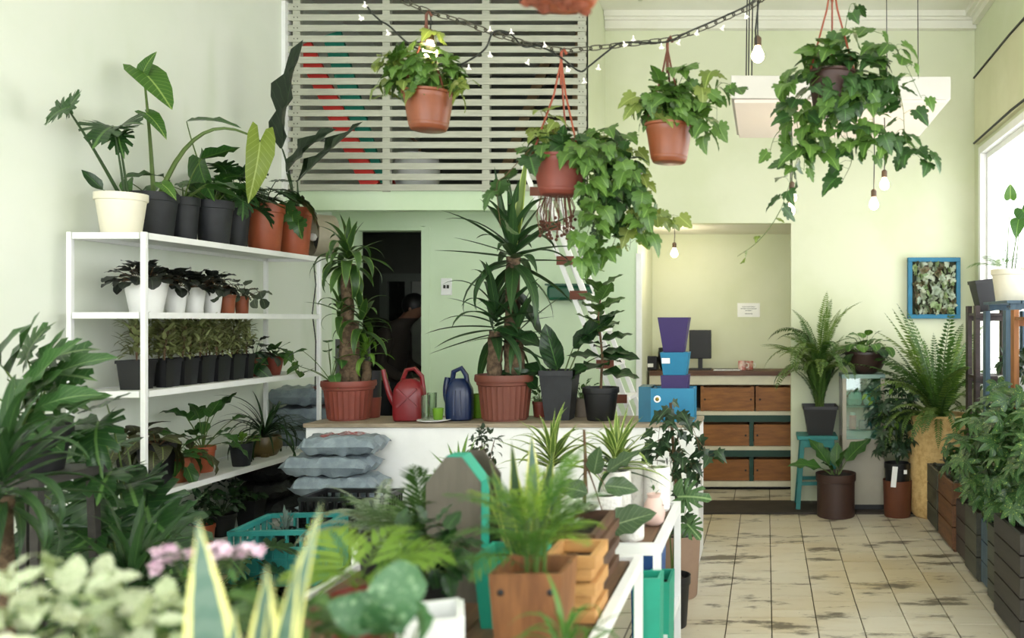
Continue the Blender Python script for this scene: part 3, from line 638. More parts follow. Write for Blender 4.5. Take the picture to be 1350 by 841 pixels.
# --- top deck
t = thing('potted_philodendron', 'cream pot with a long-stalked lobed-leaf philodendron on the top deck', 'potted plant', (-3.345, 4.525, Z5))
pot(t, .118, .215, M_cream); mb = MB(); S = leaves('sell', G_sell); Y = 4.5
hero(t, mb, (0, 0, .19), loc(t, 88, 142, 4.2), (-.02, 0, .06), S[1], .15, (-.9, -.05, -.35), (.1, -.75, .6))
hero(t, mb, (.01, 0, .19), loc(t, 90, 143, 4.21), (-.02, 0, .06), S[0], .12, (.55, -.2, .6), (-.3, -.8, .3), r=.004)
hero(t, mb, (.02, 0, .19), loc(t, 150, 168, Y), (.0, 0, .03), S[2], .22, (-.6, -.5, -.1), (0, -.5, .8))
hero(t, mb, (.03, .01, .19), loc(t, 154, 170, Y+.05), (.0, 0, .03), S[1], .21, (.75, -.5, .25), (-.1, -.6, .8))
hero(t, mb, (.03, .01, .19), loc(t, 156, 176, Y+.05), (.0, 0, .02), S[3], .13, (.4, -.6, -.5), (.1, -.7, .6))
hero(t, mb, (-.03, .01, .19), loc(t, 135, 250, Y), (-.02, 0, .02), leaves('ovate', G_deep)[1], .13, (-.3, -.3, .5), (.6, -.7, .2), r=.004)
mb.build('stem', M_stemd, t, smooth=True)
t = thing('potted_alocasia', 'widest charcoal pot on the top deck, one upright folded leaf above the others', 'potted plant', (-3.385, 4.82, Z5))
pot(t, .122, .26, M_char); mb = MB(); A = leaves('arrow', G_aloc); Y = 4.78
hero(t, mb, (0, 0, .24), loc(t, 189, 95, Y), (.01, 0, .03), A[1], .26, (.75, -.2, -.6), (.45, -.55, .7), .012, .9)
place(t, A[1], loc(t, 189, 95, Y), (-.85, -.05, .35), (.3, -.5, .8), (.1, .13, .13))
hero(t, mb, (.01, 0, .24), loc(t, 193, 150, Y), (.0, 0, .02), A[2], .16, (.7, -.2, -.4), (.3, -.5, .8), .006, .8)
hero(t, mb, (.03, 0, .24), loc(t, 343, 186, 5.1), (-.15, .1, .42), leaves('arrow', G_alocy)[1], .36, (.02, -.2, -.98), (.72, -.65, .1), .014, .55)
hero(t, mb, (-.02, 0, .24), loc(t, 168, 240, Y), (-.03, 0, .04), A[2], .1, (-.5, -.2, -.3), (0, -.5, .8), .004)
hero(t, mb, (.02, 0, .24), loc(t, 214, 243, Y), (.03, 0, .04), A[2], .1, (.7, -.2, -.4), (0, -.5, .8), .004)
mb.build('stem', M_stemg, t, smooth=True)
t = thing('potted_philodendron', 'narrow charcoal pot on the top deck right behind the widest one', 'potted plant', (-3.36, 5.03, Z5))
pot(t, .085, .265, M_char); rosette(t, .24, 'ovate', G_mid, 7, (.2, .3), (.2, 1.1), (.12, .3), 5, M_stemg, .005, .7, 1.2)
t = thing('potted_philodendron', 'charcoal pot on the top deck under a large drooping heart leaf', 'potted plant', (-3.3, 5.215, Z5))
pot(t, .105, .27, M_char); mb = MB(); H = leaves('heart', G_aloc)
hero(t, mb, (0, 0, .25), loc(t, 262, 208, 5.12), (-.02, 0, .1), leaves('heart', G_mid)[1], .27, (.25, -.3, -.9), (-.5, -.8, .25), .006, .8)
hero(t, mb, (0, 0, .25), loc(t, 246, 160, 5.2), (-.05, 0, .1), leaves('lance', G_mid)[1], .34, (.95, -.1, .1), (0, -.3, .9), .006, 1.4)
mb.build('stem', M_stemg, t, smooth=True); rosette(t, .25, 'grape', G_mid, 8, (.13, .19), (.2, 1.3), (.12, .28), 9, M_stemg, .004, .8)
t = thing('potted_philodendron', 'small charcoal pot on the top deck next to the orange pots', 'potted plant', (-3.345, 5.5, Z5))
pot(t, .085, .26, M_char); rosette(t, .24, 'sell', G_deep, 12, (.15, .22), (.3, 1.35), (.1, .3), 14, M_stemd, .004, .8)
t = thing('potted_strelitzia', 'orange pot with slotted base on the top deck, leafy crown above', 'potted plant', (-3.3, 5.74, Z5))
pot(t, .122, .32, M_terrab); rosette(t, .29, 'sell', G_deep, 10, (.14, .2), (.2, 1.3), (.08, .24), 15, M_stemd, .004, .9)
slm = MB().mm(-.008, .008, -.004, .004, 0, .045).mesh('slot', M_wire)
for a in (-2.2, -1.6, -1.0, -.5): ob('slot', slm, t, (.0865*math.cos(a), .0865*math.sin(a), .012), (0, 0, a+PI/2))
t = thing('potted_strelitzia', 'orange pot at the lamp end of the top deck with huge dark paddle leaves', 'potted plant', (-3.24, 5.99, Z5))
pot(t, .118, .33, M_terrab); mb = MB(); PD = leaves('paddle', G_strel); Y = 5.95
hero(t, mb, (0, 0, .3), loc(t, 372, 196, Y), (.02, 0, .05), PD[1], .76, (.12, -.1, 1), (-.55, -.8, .1), .012, .72)
hero(t, mb, (.02, 0, .3), loc(t, 378, 228, Y), (.0, 0, .03), PD[2], .5, (.62, -.35, .6), (-.5, -.75, .5), .01, .85)
hero(t, mb, (.03, 0, .3), loc(t, 392, 240, Y), (.0, 0, .02), PD[0], .62, (.75, -.1, .68), (-.6, -.6, .6), .01, .6)
mb.build('stem', M_stemd, t, smooth=True)
mb = MB(); G2 = leaves('grape', G_mid)
for (px, py) in ((378, 268), (385, 280), (368, 270), (393, 290)): hero(t, mb, (-.02, -.06, .3), loc(t, px, py, 5.83), (0, -.02, .06), G2[2], .12, (.2, -.4, -.85), (0, -.9, .3), .003)
mb.build('stem', M_stemg, t, smooth=True)
# clip lamp at the end of the shelf
t = thing('clip_lamp', 'beige round reflector lamp clamped beside the end of the top deck', 'lamp', (-3.16, 6.2, 1.95), -.75)
c = Vector((.0, .0, .15)); n_ = 28; mb = MB(); R_ = .15
for j, (yy, rr) in enumerate(((-.07, R_), (.07, R_), (.07, R_-.012), (-.07, R_-.012), (-.07, R_))):
    for k in range(n_): a = 2*PI*k/n_; mb.v.append((c.x+rr*math.cos(a), c.y+yy, c.z+rr*math.sin(a)))
for j in range(4):
    for k in range(n_): mb.f.append((j*n_+k, j*n_+(k+1) % n_, (j+1)*n_+(k+1) % n_, (j+1)*n_+k))
mb.build('reflector_ring', mat('beige_enamel', '#b4ad94', .5, .1), t, smooth=True, recalc=True)
MB().tube([c+Vector((-.06, -.02, -.04)), c+Vector((-.06, .03, -.04))], .035, 14).build('socket', M_black, t, smooth=True); MB().lathe([(.0002, -.03), (.02, -.022), (.028, 0), (.02, .022), (.0002, .03)], 12, tuple(c+Vector((-.05, -.04, -.01)))).build('bulb', M_wpot, t, smooth=True)
MB().bar(c+Vector((-.1, .0, -.05)), c+Vector((-.02, 0, -.14)), .02).bar(c+Vector((-.16, .0, -.03)), c+Vector((-.06, 0, -.04)), .014).build('bracket', M_wire, t)
tag(MB().tube([(0, 0, 0), (.01, .01, -.15), (-.02, .02, -.35), (.015, .0, -.55), (0, .02, -.9)], .004, 5).build('power_cable', M_wire, None, (-3.2, 6.17, 1.9)), 'thin black cable hanging behind the far end of the white shelf', 'cable')
# --- fourth deck: peperomias
lab = ['largest white pot of dark peperomia on the shelf', 'white pot of dark peperomia next to the largest one', 'middle small white pot of dark peperomia', 'white pot of dark peperomia next to the terracotta pots']
for i, (px, r, h) in enumerate(((193, .103, .165), (231, .062, .15), (256, .06, .15), (280, .057, .148))):
    t = thing('potted_peperomia', lab[i], 'potted plant', atX(px, -3.3, Z4), group='peperomias in white pots'); pot(t, r, h, M_wpot, r*.72, 'plain')
    rosette(t, h*.9, 'round', G_pep, 64 if i == 0 else 44, (.065, .095), (.0, 1.5), (.04, .11 if i == 0 else .095), 20+i, M_stemr, .002, .35, spread=r*.6, bendsel=[1, 2, 3])
for i, (px, r, h) in enumerate(((299, .05, .118), (319, .042, .112))):
    t = thing('potted_peperomia', ['wider terracotta pot of silvery round leaves beside the white pots', 'slim terracotta pot with long trailing round leaves beside the white pots'][i], 'potted plant', atX(px, -3.3, Z4))
    pot(t, r, h, M_terra, r*.82, 'nursery'); rosette(t, h*.9, 'round', leafmat('leaf_silver_green', '#4a5a48', '#6d7a62', '#93a08a'), 12, (.06, .09), (-.2, 1.3), (.05, .13), 30+i, M_stemr, .002, .6, spread=r*.6)
    if i: vine(t, [(.02, -.02, h), (.08, -.02, h+.05), (.12, -.02, h+.02), (.13, -.02, h-.03)], 4, 'round', leafmat('leaf_silver_green', '#4a5a48', '#6d7a62'), (.07, .09), 3, M_stemr)
# --- third deck: seedlings in black square pots
def seedling(T, z, n, h, seed, rad=.035):
    r3 = random.Random(seed); v = []; f = []; S = []; Tt = []; mb = MB(); base = leaves('tiny', G_croton)
    for k in range(n):
        q = r3.random(); a = r3.uniform(0, 2*PI); zz = z+h*(.15+.85*q); rr = rad*r3.uniform(0, 1.1)*(1-.3*q); e = r3.uniform(-.2, 1.2); l = r3.uniform(.045, .075)
        y = dirv(a, e); zn = upv(a, e); x = y.cross(zn); p = Vector((math.cos(a)*rr, math.sin(a)*rr, zz)); me = r3.choice(base); o = len(v)
        for vv in me.vertices: v.append(tuple(p+(x*vv.co.x*.9+y*vv.co.y+zn*vv.co.z)*l))
        f += [tuple(i+o for i in pl.vertices) for pl in me.polygons]; S += [d_.value for d_ in me.attributes['s'].data]; Tt += [d_.value for d_ in me.attributes['t'].data]
    o = ob('foliage', fin(v, f, S, Tt, G_croton, 'foliage'), T); stuff(o)
    for k in range(4): a = k*1.7; mb.tube([(0, 0, z-.01), (math.cos(a)*.01, math.sin(a)*.01, z+h*.5), (math.cos(a)*rad*.6, math.sin(a)*rad*.6, z+h*.9)], .0018, 4)
    mb.build('stem', M_stemr, T)
t = thing('potted_seedling', 'widest black square pot of bronze seedlings at the wall end of the row', 'potted plant', (-3.29, 4.56, Z3)); sqpot(t, .125, .15, M_black, .1); seedling(t, .135, 150, .24, 50, .06)
for i in range(11):
    t = thing('potted_seedling', ORD[i]+' slim black seedling pot of the front row counted from the widest pot', 'potted plant', (-3.235-.012*(i % 2), 4.69+i*.074, Z3), group='slim black seedling pots in a row'); sqpot(t, .07, .145+.004*(i % 3), M_char if i % 2 else M_black, .052); seedling(t, .135, 95, .2+.03*((i*7) % 4)/3, 60+i)
for i in range(9):
    t = thing('potted_seedling', ORD[i]+' slim seedling pot of the rear row counted from the widest pot', 'potted plant', (-3.36, 4.74+i*.088, Z3), group='slim black seedling pots behind the row'); sqpot(t, .07, .145, M_black, .052); seedling(t, .135, 80, .22, 80+i)
for i, (px, X, r) in enumerate(((336, -3.28, .07), (361, -3.25, .062))):
    t = thing('potted_ivy', ['reddish bowl pot beside the seedling row with drooping round leaves', 'reddish bowl pot at the shelf end with trailing ivy'][i], 'potted plant', atX(px, X, Z3)); pot(t, r, .12, M_brick, r*.62, 'plain')
    rosette(t, .11, 'round' if i == 0 else 'heart', G_pep if i == 0 else G_ivyd, 16, (.07, .1), (-.1, 1.3), (.04, .12), 95+i, M_stemd, .002, .5, spread=.04)
    if i: vine(t, [(.02, -.02, .12), (.08, -.02, .14), (.15, -.01, .1), (.17, 0, 0)], 8, 'heart', G_ivy, (.05, .08), 7, M_stemd); 
    else: vine(t, [(0, -.02, .12), (.04, -.06, .12), (.06, -.08, .04)], 5, 'heart', G_deep, (.07, .1), 8, M_stemd)
# --- second deck
t = thing('potted_begonia', 'tall black square pot behind the shelf post with bronze begonia leaves', 'potted plant', (-3.39, 4.7, Z2)); sqpot(t, .145, .235, M_black, .105); rosette(t, .22, 'heart', G_fit, 13, (.1, .15), (-.2, 1.0), (.05, .12), 101, M_stemr, .003, .5)
t = thing('potted_begonia', 'tall black square pot with a small white price sticker on its side', 'potted plant', (-3.215, 4.6, Z2)); sqpot(t, .125, .235, M_black, .1); rosette(t, .22, 'heart', G_fit, 12, (.1, .16), (-.5, 1.0), (.04, .1), 102, M_stemr, .003, .6); MB().mm(.005, .03, -.0625, -.06, .165, .195).build('price_sticker', M_white, t, rot=(-.05, 0, 0))
t = thing('potted_syngonium', 'terracotta pot hidden under long pointed green drooping leaves on the shelf', 'potted plant', (-3.24, 4.79, Z2)); pot(t, .075, .135, M_terra, .055); rosette(t, .12, 'ovate', G_mid, 16, (.13, .19), (-.5, 1.1), (.03, .1), 103, M_stemg, .003, .7, 1.1)
t = thing('potted_syngonium', 'small terracotta pot between the droopy plant and the peace lily', 'potted plant', (-3.27, 4.955, Z2)); pot(t, .06, .13, M_terra, .045); rosette(t, .12, 'ovate', G_fit, 10, (.1, .15), (-.4, 1.1), (.03, .1), 104, M_stemg, .003, .7)
t = thing('potted_peace_lily', 'orange-red pot with an upright broad-leaved peace lily on the shelf', 'potted plant', (-3.3, 5.11, Z2)); pot(t, .068, .15, M_terrab, .052); rosette(t, .14, 'broad', G_mid, 17, (.13, .2), (.1, 1.5), (.06, .22), 105, M_stemg, .003, .35)
t = thing('potted_succulent', 'small dark round pot with a short sprout in front of the brown oval planter', 'potted plant', (-3.2, 5.32, Z2)); pot(t, .066, .14, M_char, .048, 'plain'); rosette(t, .125, 'ovate', G_bright, 14, (.05, .09), (.3, 1.4), (.02, .07), 106, M_stemg, .002, .3)
t = thing('potted_spider_plant', 'brown oval planter overflowing with long grassy spider-plant leaves', 'potted plant', (-3.29, 5.72, Z2)); pot(t, .1, .13, mat('ochre_glaze', '#7b6636', .4, .2), .07, 'belly', sx=1.05)
for x in (-.04, .04): MB().mm(x-.02, x+.02, -.075, -.05, -.0005, .02).build('foot', mat('ochre_glaze', '#7b6636'), t)
tuft(t, (0, 0, .14), 'thin', G_deep, 56, (.34, .52), (.1, 1.4), 107, 1.1, axis_h=.03)
# --- bottom deck
t = thing('potted_zamia', 'bushy dark plant in a black pot on the lowest shelf deck', 'potted plant', (-3.27, 5.25, Z1)); pot(t, .075, .13, M_black, .055); bush(t, (0, 0, .24), (.13, .13, .11), 60, 'ovate', G_deep, (.06, .09), 110, M_stemd, (0, 0, .12), -.2)
t = thing('potted_zamia', 'small orange pot with a dark glossy plant on the lowest shelf deck', 'potted plant', (-3.23, 5.02, Z1)); pot(t, .055, .12, M_terrab, .042); bush(t, (0, 0, .22), (.1, .1, .1), 45, 'ovate', G_deep, (.06, .09), 111, M_stemd, (0, 0, .12), -.2)
t = thing('potted_pilea', 'striped small-leaved plant in a black pot next to the shelf post', 'potted plant', (-3.25, 4.72, Z1)); pot(t, .08, .14, M_black, .06); bush(t, (0, 0, .25), (.16, .14, .12), 70, 'ovate', leafmat('leaf_silver_stripe', '#2b4a34', '#3f6044', '#a9bfae', vw=.3), (.06, .09), 112, M_stemd, (0, 0, .13), .1)
t = thing('potted_begonia', 'square black pot at the far end of the lowest shelf deck', 'potted plant', (-3.24, 5.48, Z1)); sqpot(t, .13, .17, M_black); bush(t, (0, 0, .2), (.08, .08, .05), 20, 'ovate', G_deep, (.05, .08), 113, M_stemd, (0, 0, .16), 0)
#ORD = ['first', 'second', 'third', 'fourth', 'fifth', 'sixth', 'seventh', 'eighth', 'ninth', 'tenth', 'eleventh']
# ------------------------------------------------------------------ sacks and crates
def sack(name, label, L, Wd, H, pos, rz, m, seed, group, print_=None, rx=0):
    r4 = random.Random(seed); nx, ny = 14, 10; v = []; f = []
    for sgn in (1, -1):
        for i in range(nx+1):
            for j in range(ny+1):
                u = -1+2*i/nx; w = -1+2*j/ny; e = max(0, (1-abs(u)**7))*max(0, (1-abs(w)**5)); pinch = 1-.1*abs(u)**2*(1-abs(w))
                ea = e**.45
                z = sgn*H/2*(ea**1.0)*(1+.10*math.sin(u*6+seed)+.08*math.sin(w*5+seed*2))+(.007*math.sin(u*15+w*6+seed)+.006*math.sin(u*9-w*17+seed*3))*ea
                if abs(u) > .96 : z += .012*math.sin(w*9+seed)
                v.append((u*L/2, w*Wd/2*pinch, z+H/2))
    o2 = (nx+1)*(ny+1)
    for i in range(nx):
        for j in range(ny):
            a = i*(ny+1)+j; q = (a, a+ny+1, a+ny+2, a+1); f.append(q); f.append(tuple(o2+x for x in q[::-1]))
    mb = MB(); mb.v = v; mb.f = f
    t = thing(name, label, 'sack', pos, rz, group); t.rotation_euler = (rx, 0, rz)
    mb.build('bag', m, t, smooth=True)
    if print_:
        p = MB(); k0 = ny//2-3
        def zz(i, j): return v[i*(ny+1)+j]
        for (i0, i1, j0, j1) in print_:
            for i in range(i0, i1):
                for j in range(j0, j1):
                    q = [zz(i, j), zz(i+1, j), zz(i+1, j+1), zz(i, j+1)]; p.add([(a, b, c+.003) for a, b, c in q], [(0, 1, 2, 3)])
        p.build('print', mat('red_print', '#a6423c', .5, .5, 30, c2='#c9ccd0'), t)
    return t
def sackmat(name, c, c2):
    n = N(name); n.put(n.b.inputs['Base Color'], n.mix(n.ramp(n.noise(9, n.coord()), .4, .65), C(c), C(c2))); n.b.inputs['Roughness'].default_value = .32; n.bump(n.noise(16, n.mapv(n.coord(), (1, 2.2, 1)), 6, .7), .7, .02); return n.m
M_sackg = sackmat('silver_sack', '#98a6ae', '#7f8d96'); M_sackb = sackmat('black_sack', '#2b2c2d', '#1d1e1f')
for i in range(7):
    sack('soil_sack', ORD[6-i]+' grey soil sack from the top of the tall pile behind the shelf end', .46, .34, .13, (-3.31+.02*math.sin(i*2), 6.34,   .012+i*.146), .1*math.sin(i*3.1), M_sackg, i+1, 'grey soil sacks behind the shelf', [(9, 13, 2, 6)] if i > 4 else None)
for i in range(7):
    lb = ORD[6-i]+' grey soil sack from the top of the pile in front of the white counter'
    sack('soil_sack', lb, .46+.04*math.sin(i*1.7), .28, .112, (-2.5+.04*math.sin(i*2.3), 5.105, .012+i*.118), .06*math.sin(i*2.1+1), M_sackg, 20+i, 'grey soil sacks in front of the counter', [(3, 11, 3, 7)] if i == 6 else None)
for i, (x, y, z, rz) in enumerate(((-3.31, 5.86, Z1, 1.5), (-3.32, 5.84, Z1+.122, 1.65), (-3.3, 5.86, Z1+.244, 1.55))):
    sack('charcoal_sack', ['lowest', 'middle', 'topmost'][i]+' black plastic sack of the pile on the lowest shelf deck', .44, .32, .11, (x, y, z), rz, M_sackb, 40+i, 'black sacks on the lowest deck')
sack('charcoal_sack', 'black plastic sack slumped beside the shelf post on another sack', .27, .28, .2, (-2.96, 5.93, .3), .1, M_sackb, 45, None)
sack('charcoal_sack', 'black plastic sack on the floor under the slumped sack', .28, .3, .3, (-2.96, 5.93, .012), .1, M_sackb, 46, None)
def crate(label, w, d, h, pos, rz, m, bars, name='plastic_crate'):
    t = thing(name, label, 'crate', pos, rz); tk = .012
    MB().mm(-w/2, w/2, -d/2, d/2, 0, .012).build('base', m, t)
    for (a, b, ax) in ((-d/2, 'x', w), (d/2-tk, 'x', w), (-w/2, 'y', d), (w/2-tk, 'y', d)):
        def M_(u0, u1, o0, o1, z0, z1): return (u0, u1, a+o0, a+o1, z0, z1) if b == 'x' else (a+o0, a+o1, u0, u1, z0, z1)
        MB().mm(*M_(-ax/2, ax/2, .003, tk-.003, .012, h*.66)).build('side_wall', m, t)
        MB().mm(*M_(-ax/2-.004, ax/2+.004, -.008, tk+.008, h-.022, h)).build('rim', m, t)
        MB().mm(*M_(-ax/2, ax/2, -.004, tk+.002, h*.66, h*.7)).build('band', m, t)
        for k in range(bars+1):
            u = -ax/2+ax*k/bars; u = max(-ax/2+.006, min(ax/2-.006, u)); MB().mm(*M_(u-.005, u+.005, -.006, tk+.002, .0, h-.02)).build('rib', m, t)
        for zz_ in (.25, .48): MB().mm(*M_(-ax/2, ax/2, -.003, tk, h*zz_-.004, h*zz_+.004)).build('rib', m, t)
    return t
M_crt = mat('teal_plastic', '#45b5b0', .4, .12); M_crb = mat('black_crate_plastic', '#1d1e20', .4, .1)
crate('lower black plastic crate carrying the teal crate', .4, .4, .2, (-2.4, 4.41, .012), .08, M_crb, 8)
tc_ = crate('teal plastic crate with ribbed walls holding a small grey succulent', .4, .4, .27, (-2.4, 4.41, .213), .08, M_crt, 6)
crate('lower black plastic crate carrying the upper black one', .44, .26, .27, (-2.27, 4.785, .012), -.03, M_crb, 9)
crate('upper black plastic crate in front of the grey soil sacks', .44, .26, .27, (-2.27, 4.785, .283), -.03, M_crb, 9)
t = thing('potted_succulent', 'small grey-blue spiky succulent standing in the teal crate', 'potted plant', (-2.48, 4.5, .226)); pot(t, .05, .2, M_black, .04, 'plain'); tuft(t, (0, 0, .19), 'ovate', leafmat('leaf_bluegrey', '#7d9a98', '#9ab3ae'), 16, (.07, .13), (.4, 1.5), 120, .5, bend=[0])
t = thing('potted_succulent', 'low mossy plant in a dark tray inside the teal crate', 'potted plant', (-2.31, 4.48, .226)); sqpot(t, .13, .2, M_black, .11); bush(t, (0, 0, .21), (.06, .06, .03), 30, 'ovate', G_bright, (.03, .05), 121, M_stemg, (0, 0, .19), 0)
t = thing('wooden_board', 'weathered dark grey board standing on the counter behind the dracaena', 'board', (-2.68, 5.68, ZT)); MB().mm(-.12, .1, -.01, .01, 0, .5).build('board', woodmat('grey_weathered', '#5f605c', '#3f403e', (9, 9, 1), 4), t); MB().mm(-.02, .015, -.025, -.01, 0, .47).build('batten', woodmat('raw_timber', '#a3855a', '#7a6040'), t)

# ================================================================== ON THE COUNTER
def cane(T, a, b, r, name='cane'):
    a = Vector(a); b = Vector(b); n = 14; rs = [r*(1+.06*math.sin(i*2.3))*(1-.12*i/n) for i in range(n+1)]
    MB().tube([a.lerp(b, i/n)+Vector((.003*math.sin(i), .003*math.cos(i*1.3), 0)) for i in range(n+1)], rs, 10).build(name, M_bark, T, smooth=True)
def cpt(px, Y): return ((px-CX)/F*Y, Y, ZT)
t = thing('potted_dracaena', 'ribbed reddish pot with two dracaena canes and striped leaf tufts', 'potted plant', cpt(460, 5.5)); pot(t, .16, .245, M_brick, .125, 'ribbed')
cane(t, (-.02, 0, .2), (-.005, 0, .98), .042); cane(t, (.03, .0, .2), (.02, .02, .62), .036); cane(t, (.1, .02, .2), (.105, .02, .36), .03)
tuft(t, (-.005, 0, 1.02), 'strap', G_drac, 34, (.26, .36), (-.5, 1.45), 201, 2.3, axis_h=.14)
tuft(t, (-.03, -.05, .68), 'strap', G_drac, 16, (.18, .26), (-.3, 1.3), 202, 2.3, axis_h=.1); tuft(t, (.08, .0, .62), 'strap', G_drac, 18, (.2, .3), (-.4, 1.3), 203, 2.3, axis_h=.14); tuft(t, (.11, -.0, .42), 'strap', G_bright, 16, (.16, .24), (-.3, 1.4), 204, 2.3, axis_h=.1)
rosette(t, .24, 'heart', G_mid, 12, (.08, .12), (0, 1.2), (.1, .3), 205, M_stemg, .003, .6, xy=(-.12, .02))
t = thing('flower_pot', 'small terracotta pot in a dark sleeve behind the ribbed dracaena pot', 'pot', (cpt(491, 5.6)[0], 5.6, ZT)); pot(t, .055, .13, M_brick, .045, 'plain', soil=False); MB().lathe([(.05, .1), (.054, .3), (.05, .3), (.046, .1)], 14).build('sleeve', M_black, t, smooth=True)
def can_mesh(prof, n=24): pass
M_redc = mat('red_can_plastic', '#8f1520', .35, .06); M_bluc = mat('blue_can_plastic', '#0d2857', .32, .06)
def watering_can(label, m, loc_, w, h, spout, rz):
    t = thing('watering_can', label, 'watering can', loc_, rz); mb = MB(); n = 20; levels = [(0, .86, .8), (.03, .95, .95), (.15, 1, 1), (.55, 1, 1), (.75, .93, .95), (.9, .72, .75), (1.0, .4, .4)]
    for (z, sx, sy) in levels:
        for k in range(n):
            a = 2*PI*k/n; cx_ = math.copysign(abs(math.cos(a))**.55, math.cos(a)); sy_ = math.copysign(abs(math.sin(a))**.55, math.sin(a)); mb.v.append((w/2*sx*cx_, w*.38*sy*sy_, h*.8*z))
    for j in range(len(levels)-1):
        for k in range(n): mb.f.append((j*n+k, j*n+(k+1) % n, (j+1)*n+(k+1) % n, (j+1)*n+k))
    mb.f.append(tuple(range(n))[::-1]); mb.f.append(tuple(range((len(levels)-1)*n, len(levels)*n)))
    mb.build('body', m, t, smooth=True)
    if spout:
        MB().tube(bez((-w*.38, 0, h*.3), (-w*.66, 0, h*.42), (-w*.82, 0, h*.98), 8), [.026, .024, .022, .02, .018, .016, .015, .014, .013], 10).build('spout', m, t, smooth=True)
        MB().tube([(-w*.25, 0, h*.72), (-w*.1, 0, h*.97), (w*.15, 0, h*1.0), (w*.38, 0, h*.85), (w*.46, 0, h*.5)], [.013, .014, .014, .014, .013], 8).build('handle', m, t, smooth=True)
        MB().bar((-w*.3, -w*.385, h*.28), (w*.3, -w*.385, h*.62), .018, .012).bar((-w*.3, -w*.385, h*.62), (w*.3, -w*.385, h*.28), .018, .012).build('embossed_cross', m, t)
    else:
        MB().tube([(-w*.3, 0, h*.66), (-w*.22, 0, h*.93), (w*.06, 0, h*1.0), (w*.24, 0, h*.86), (w*.3, 0, h*.62)], [.016, .016, .016, .016, .016], 8).build('handle', m, t, smooth=True)
        MB().tube(bez((-w*.36, 0, h*.35), (-w*.56, 0, h*.55), (-w*.44, 0, h*.82), 6), [.03, .028, .025, .022, .02, .018, .017], 10).build('spout', m, t, smooth=True)
        for s in (-.12, .12): MB().bar((w*s, -w*.385, h*.12), (w*s*.8, -w*.375, h*.58), .012, .01).build('ridge', m, t)
    return t
watering_can('red plastic watering can with a long upright spout on the counter', M_redc, cpt(540, 5.42), .19, .325, True, .15)
watering_can('dark blue plastic watering can with a round top handle on the counter', M_bluc, cpt(606, 5.45), .165, .325, False, .1)
t = thing('saucer', 'small white saucer under the drinking glasses by the watering cans', 'saucer', cpt(572, 5.36)); MB().lathe([(.05, 0), (.06, .003), (.1, .012), (.098, .015), (.055, .006), (.0002, .006)], 24).build('dish', M_wpot, t, smooth=True)
G_gl = glassmat('clear_glass', '#e8efe6', .12)
for px, Y, r, h, lb in ((561, 5.33, .026, .15, 'tall clear drinking glass beside the red watering can'), (569.5, 5.4, .028, .16, 'clear drinking glass on the saucer beside the lime cup')):
    t = thing('drinking_glass', lb, 'glass', (cpt(px, Y)[0], Y, ZT+.0155)); MB().lathe([(r*.9, 0), (r, .004), (r*1.05, h), (r*.97, h), (r*.9, .008), (.0002, .008)], 18).build('glass', G_gl, t, smooth=True)
M_lime = mat('lime_plastic', '#7fb62c', .4, .1)
t = thing('plastic_cup', 'short lime green cup on the saucer', 'cup', (cpt(577.5, 5.34)[0], 5.34, ZT+.0155)); MB().lathe([(.025, 0), (.027, .003), (.033, .07), (.03, .07), (.024, .006), (.0002, .006)], 18).build('cup', M_lime, t, smooth=True)
t = thing('flower_pot', 'lime green pot half hidden behind the big yucca pot', 'pot', cpt(633, 5.6)); pot(t, .07, .15, M_lime, .052, 'plain')
# yucca
t = thing('potted_yucca', 'big ribbed terracotta pot with a tall yucca of drooping sword leaves', 'potted plant', cpt(666, 5.48)); pot(t, .182, .285, mat('terracotta_matte', '#8f4f3d', .55, .12), .142, 'ribbed')
cane(t, (.035, .02, .25), (.05, .0, 1.02), .05); cane(t, (-.06, -.03, .25), (-.05, -.03, .55), .048); cane(t, (.09, -.03, .25), (.085, -.03, .5), .044)
tuft(t, (.05, 0, 1.05), 'yucca', G_yucca, 40, (.42, .58), (-.7, 1.5), 211, 1.65, axis_h=.2); tuft(t, (-.05, -.03, .62), 'yucca', G_yucca, 30, (.35, .5), (-.6, 1.4), 212, 1.65, axis_h=.24); tuft(t, (.085, -.03, .56), 'yucca', G_yucca, 18, (.3, .42), (-.4, 1.4), 213, 1.6, axis_h=.2)
Yq = leaves('yucca', G_spike); place(t, Yq[0], (.07, -.02, 1.1), (.12, 0, 1), (0, -1, 0), (.62, .62, .62)); place(t, leaves('yucca', G_yucca)[0], (.03, -.02, 1.1), (-.2, 0, 1), (0, -1, 0), (.5, .5, .5))
# strelitzia in a tapered charcoal pot
t = thing('potted_strelitzia', 'tall square charcoal pot with long-stalked paddle leaves beside the yucca', 'potted plant', cpt(738, 5.5)); sqpot(t, .215, .31, M_char, .15)
mb = MB(); PD = leaves('paddle', G_deep); PB = leaves('paddle', G_strel); Y = 5.48
for (bx, px, py, k, L, d_, nn, ws) in ((-.04, 716, 458, 1, .27, (-.85, -.3, .45), (.4, -.5, .8), 1), (-.02, 735, 487, 1, .25, (-.2, -.3, .95), (0, -1, .2), 1.1), (.02, 756, 458, 1, .28, (.75, -.2, .65), (-.55, -.75, .4), 1), (.0, 708, 512, 2, .17, (-.3, -.4, .5), (.5, -.7, .5), 1.1), (.04, 768, 448, 0, .24, (.75, 0, .65), (-.6, -.6, .5), .9), (-.05, 722, 490, 2, .26, (-.9, -.2, .1), (.2, -.6, .8), .9), (.05, 790, 470, 2, .22, (.9, -.2, .1), (-.2, -.6, .8), .9), (.03, 748, 500, 2, .2, (.5, -.5, .4), (-.4, -.7, .6), 1.0)):
    hero(t, mb, (bx, 0, .26), loc(t, px, py, Y), (bx*.6, 0, .05), PD[k], L*1.2, d_, nn, .006, ws*1.1)
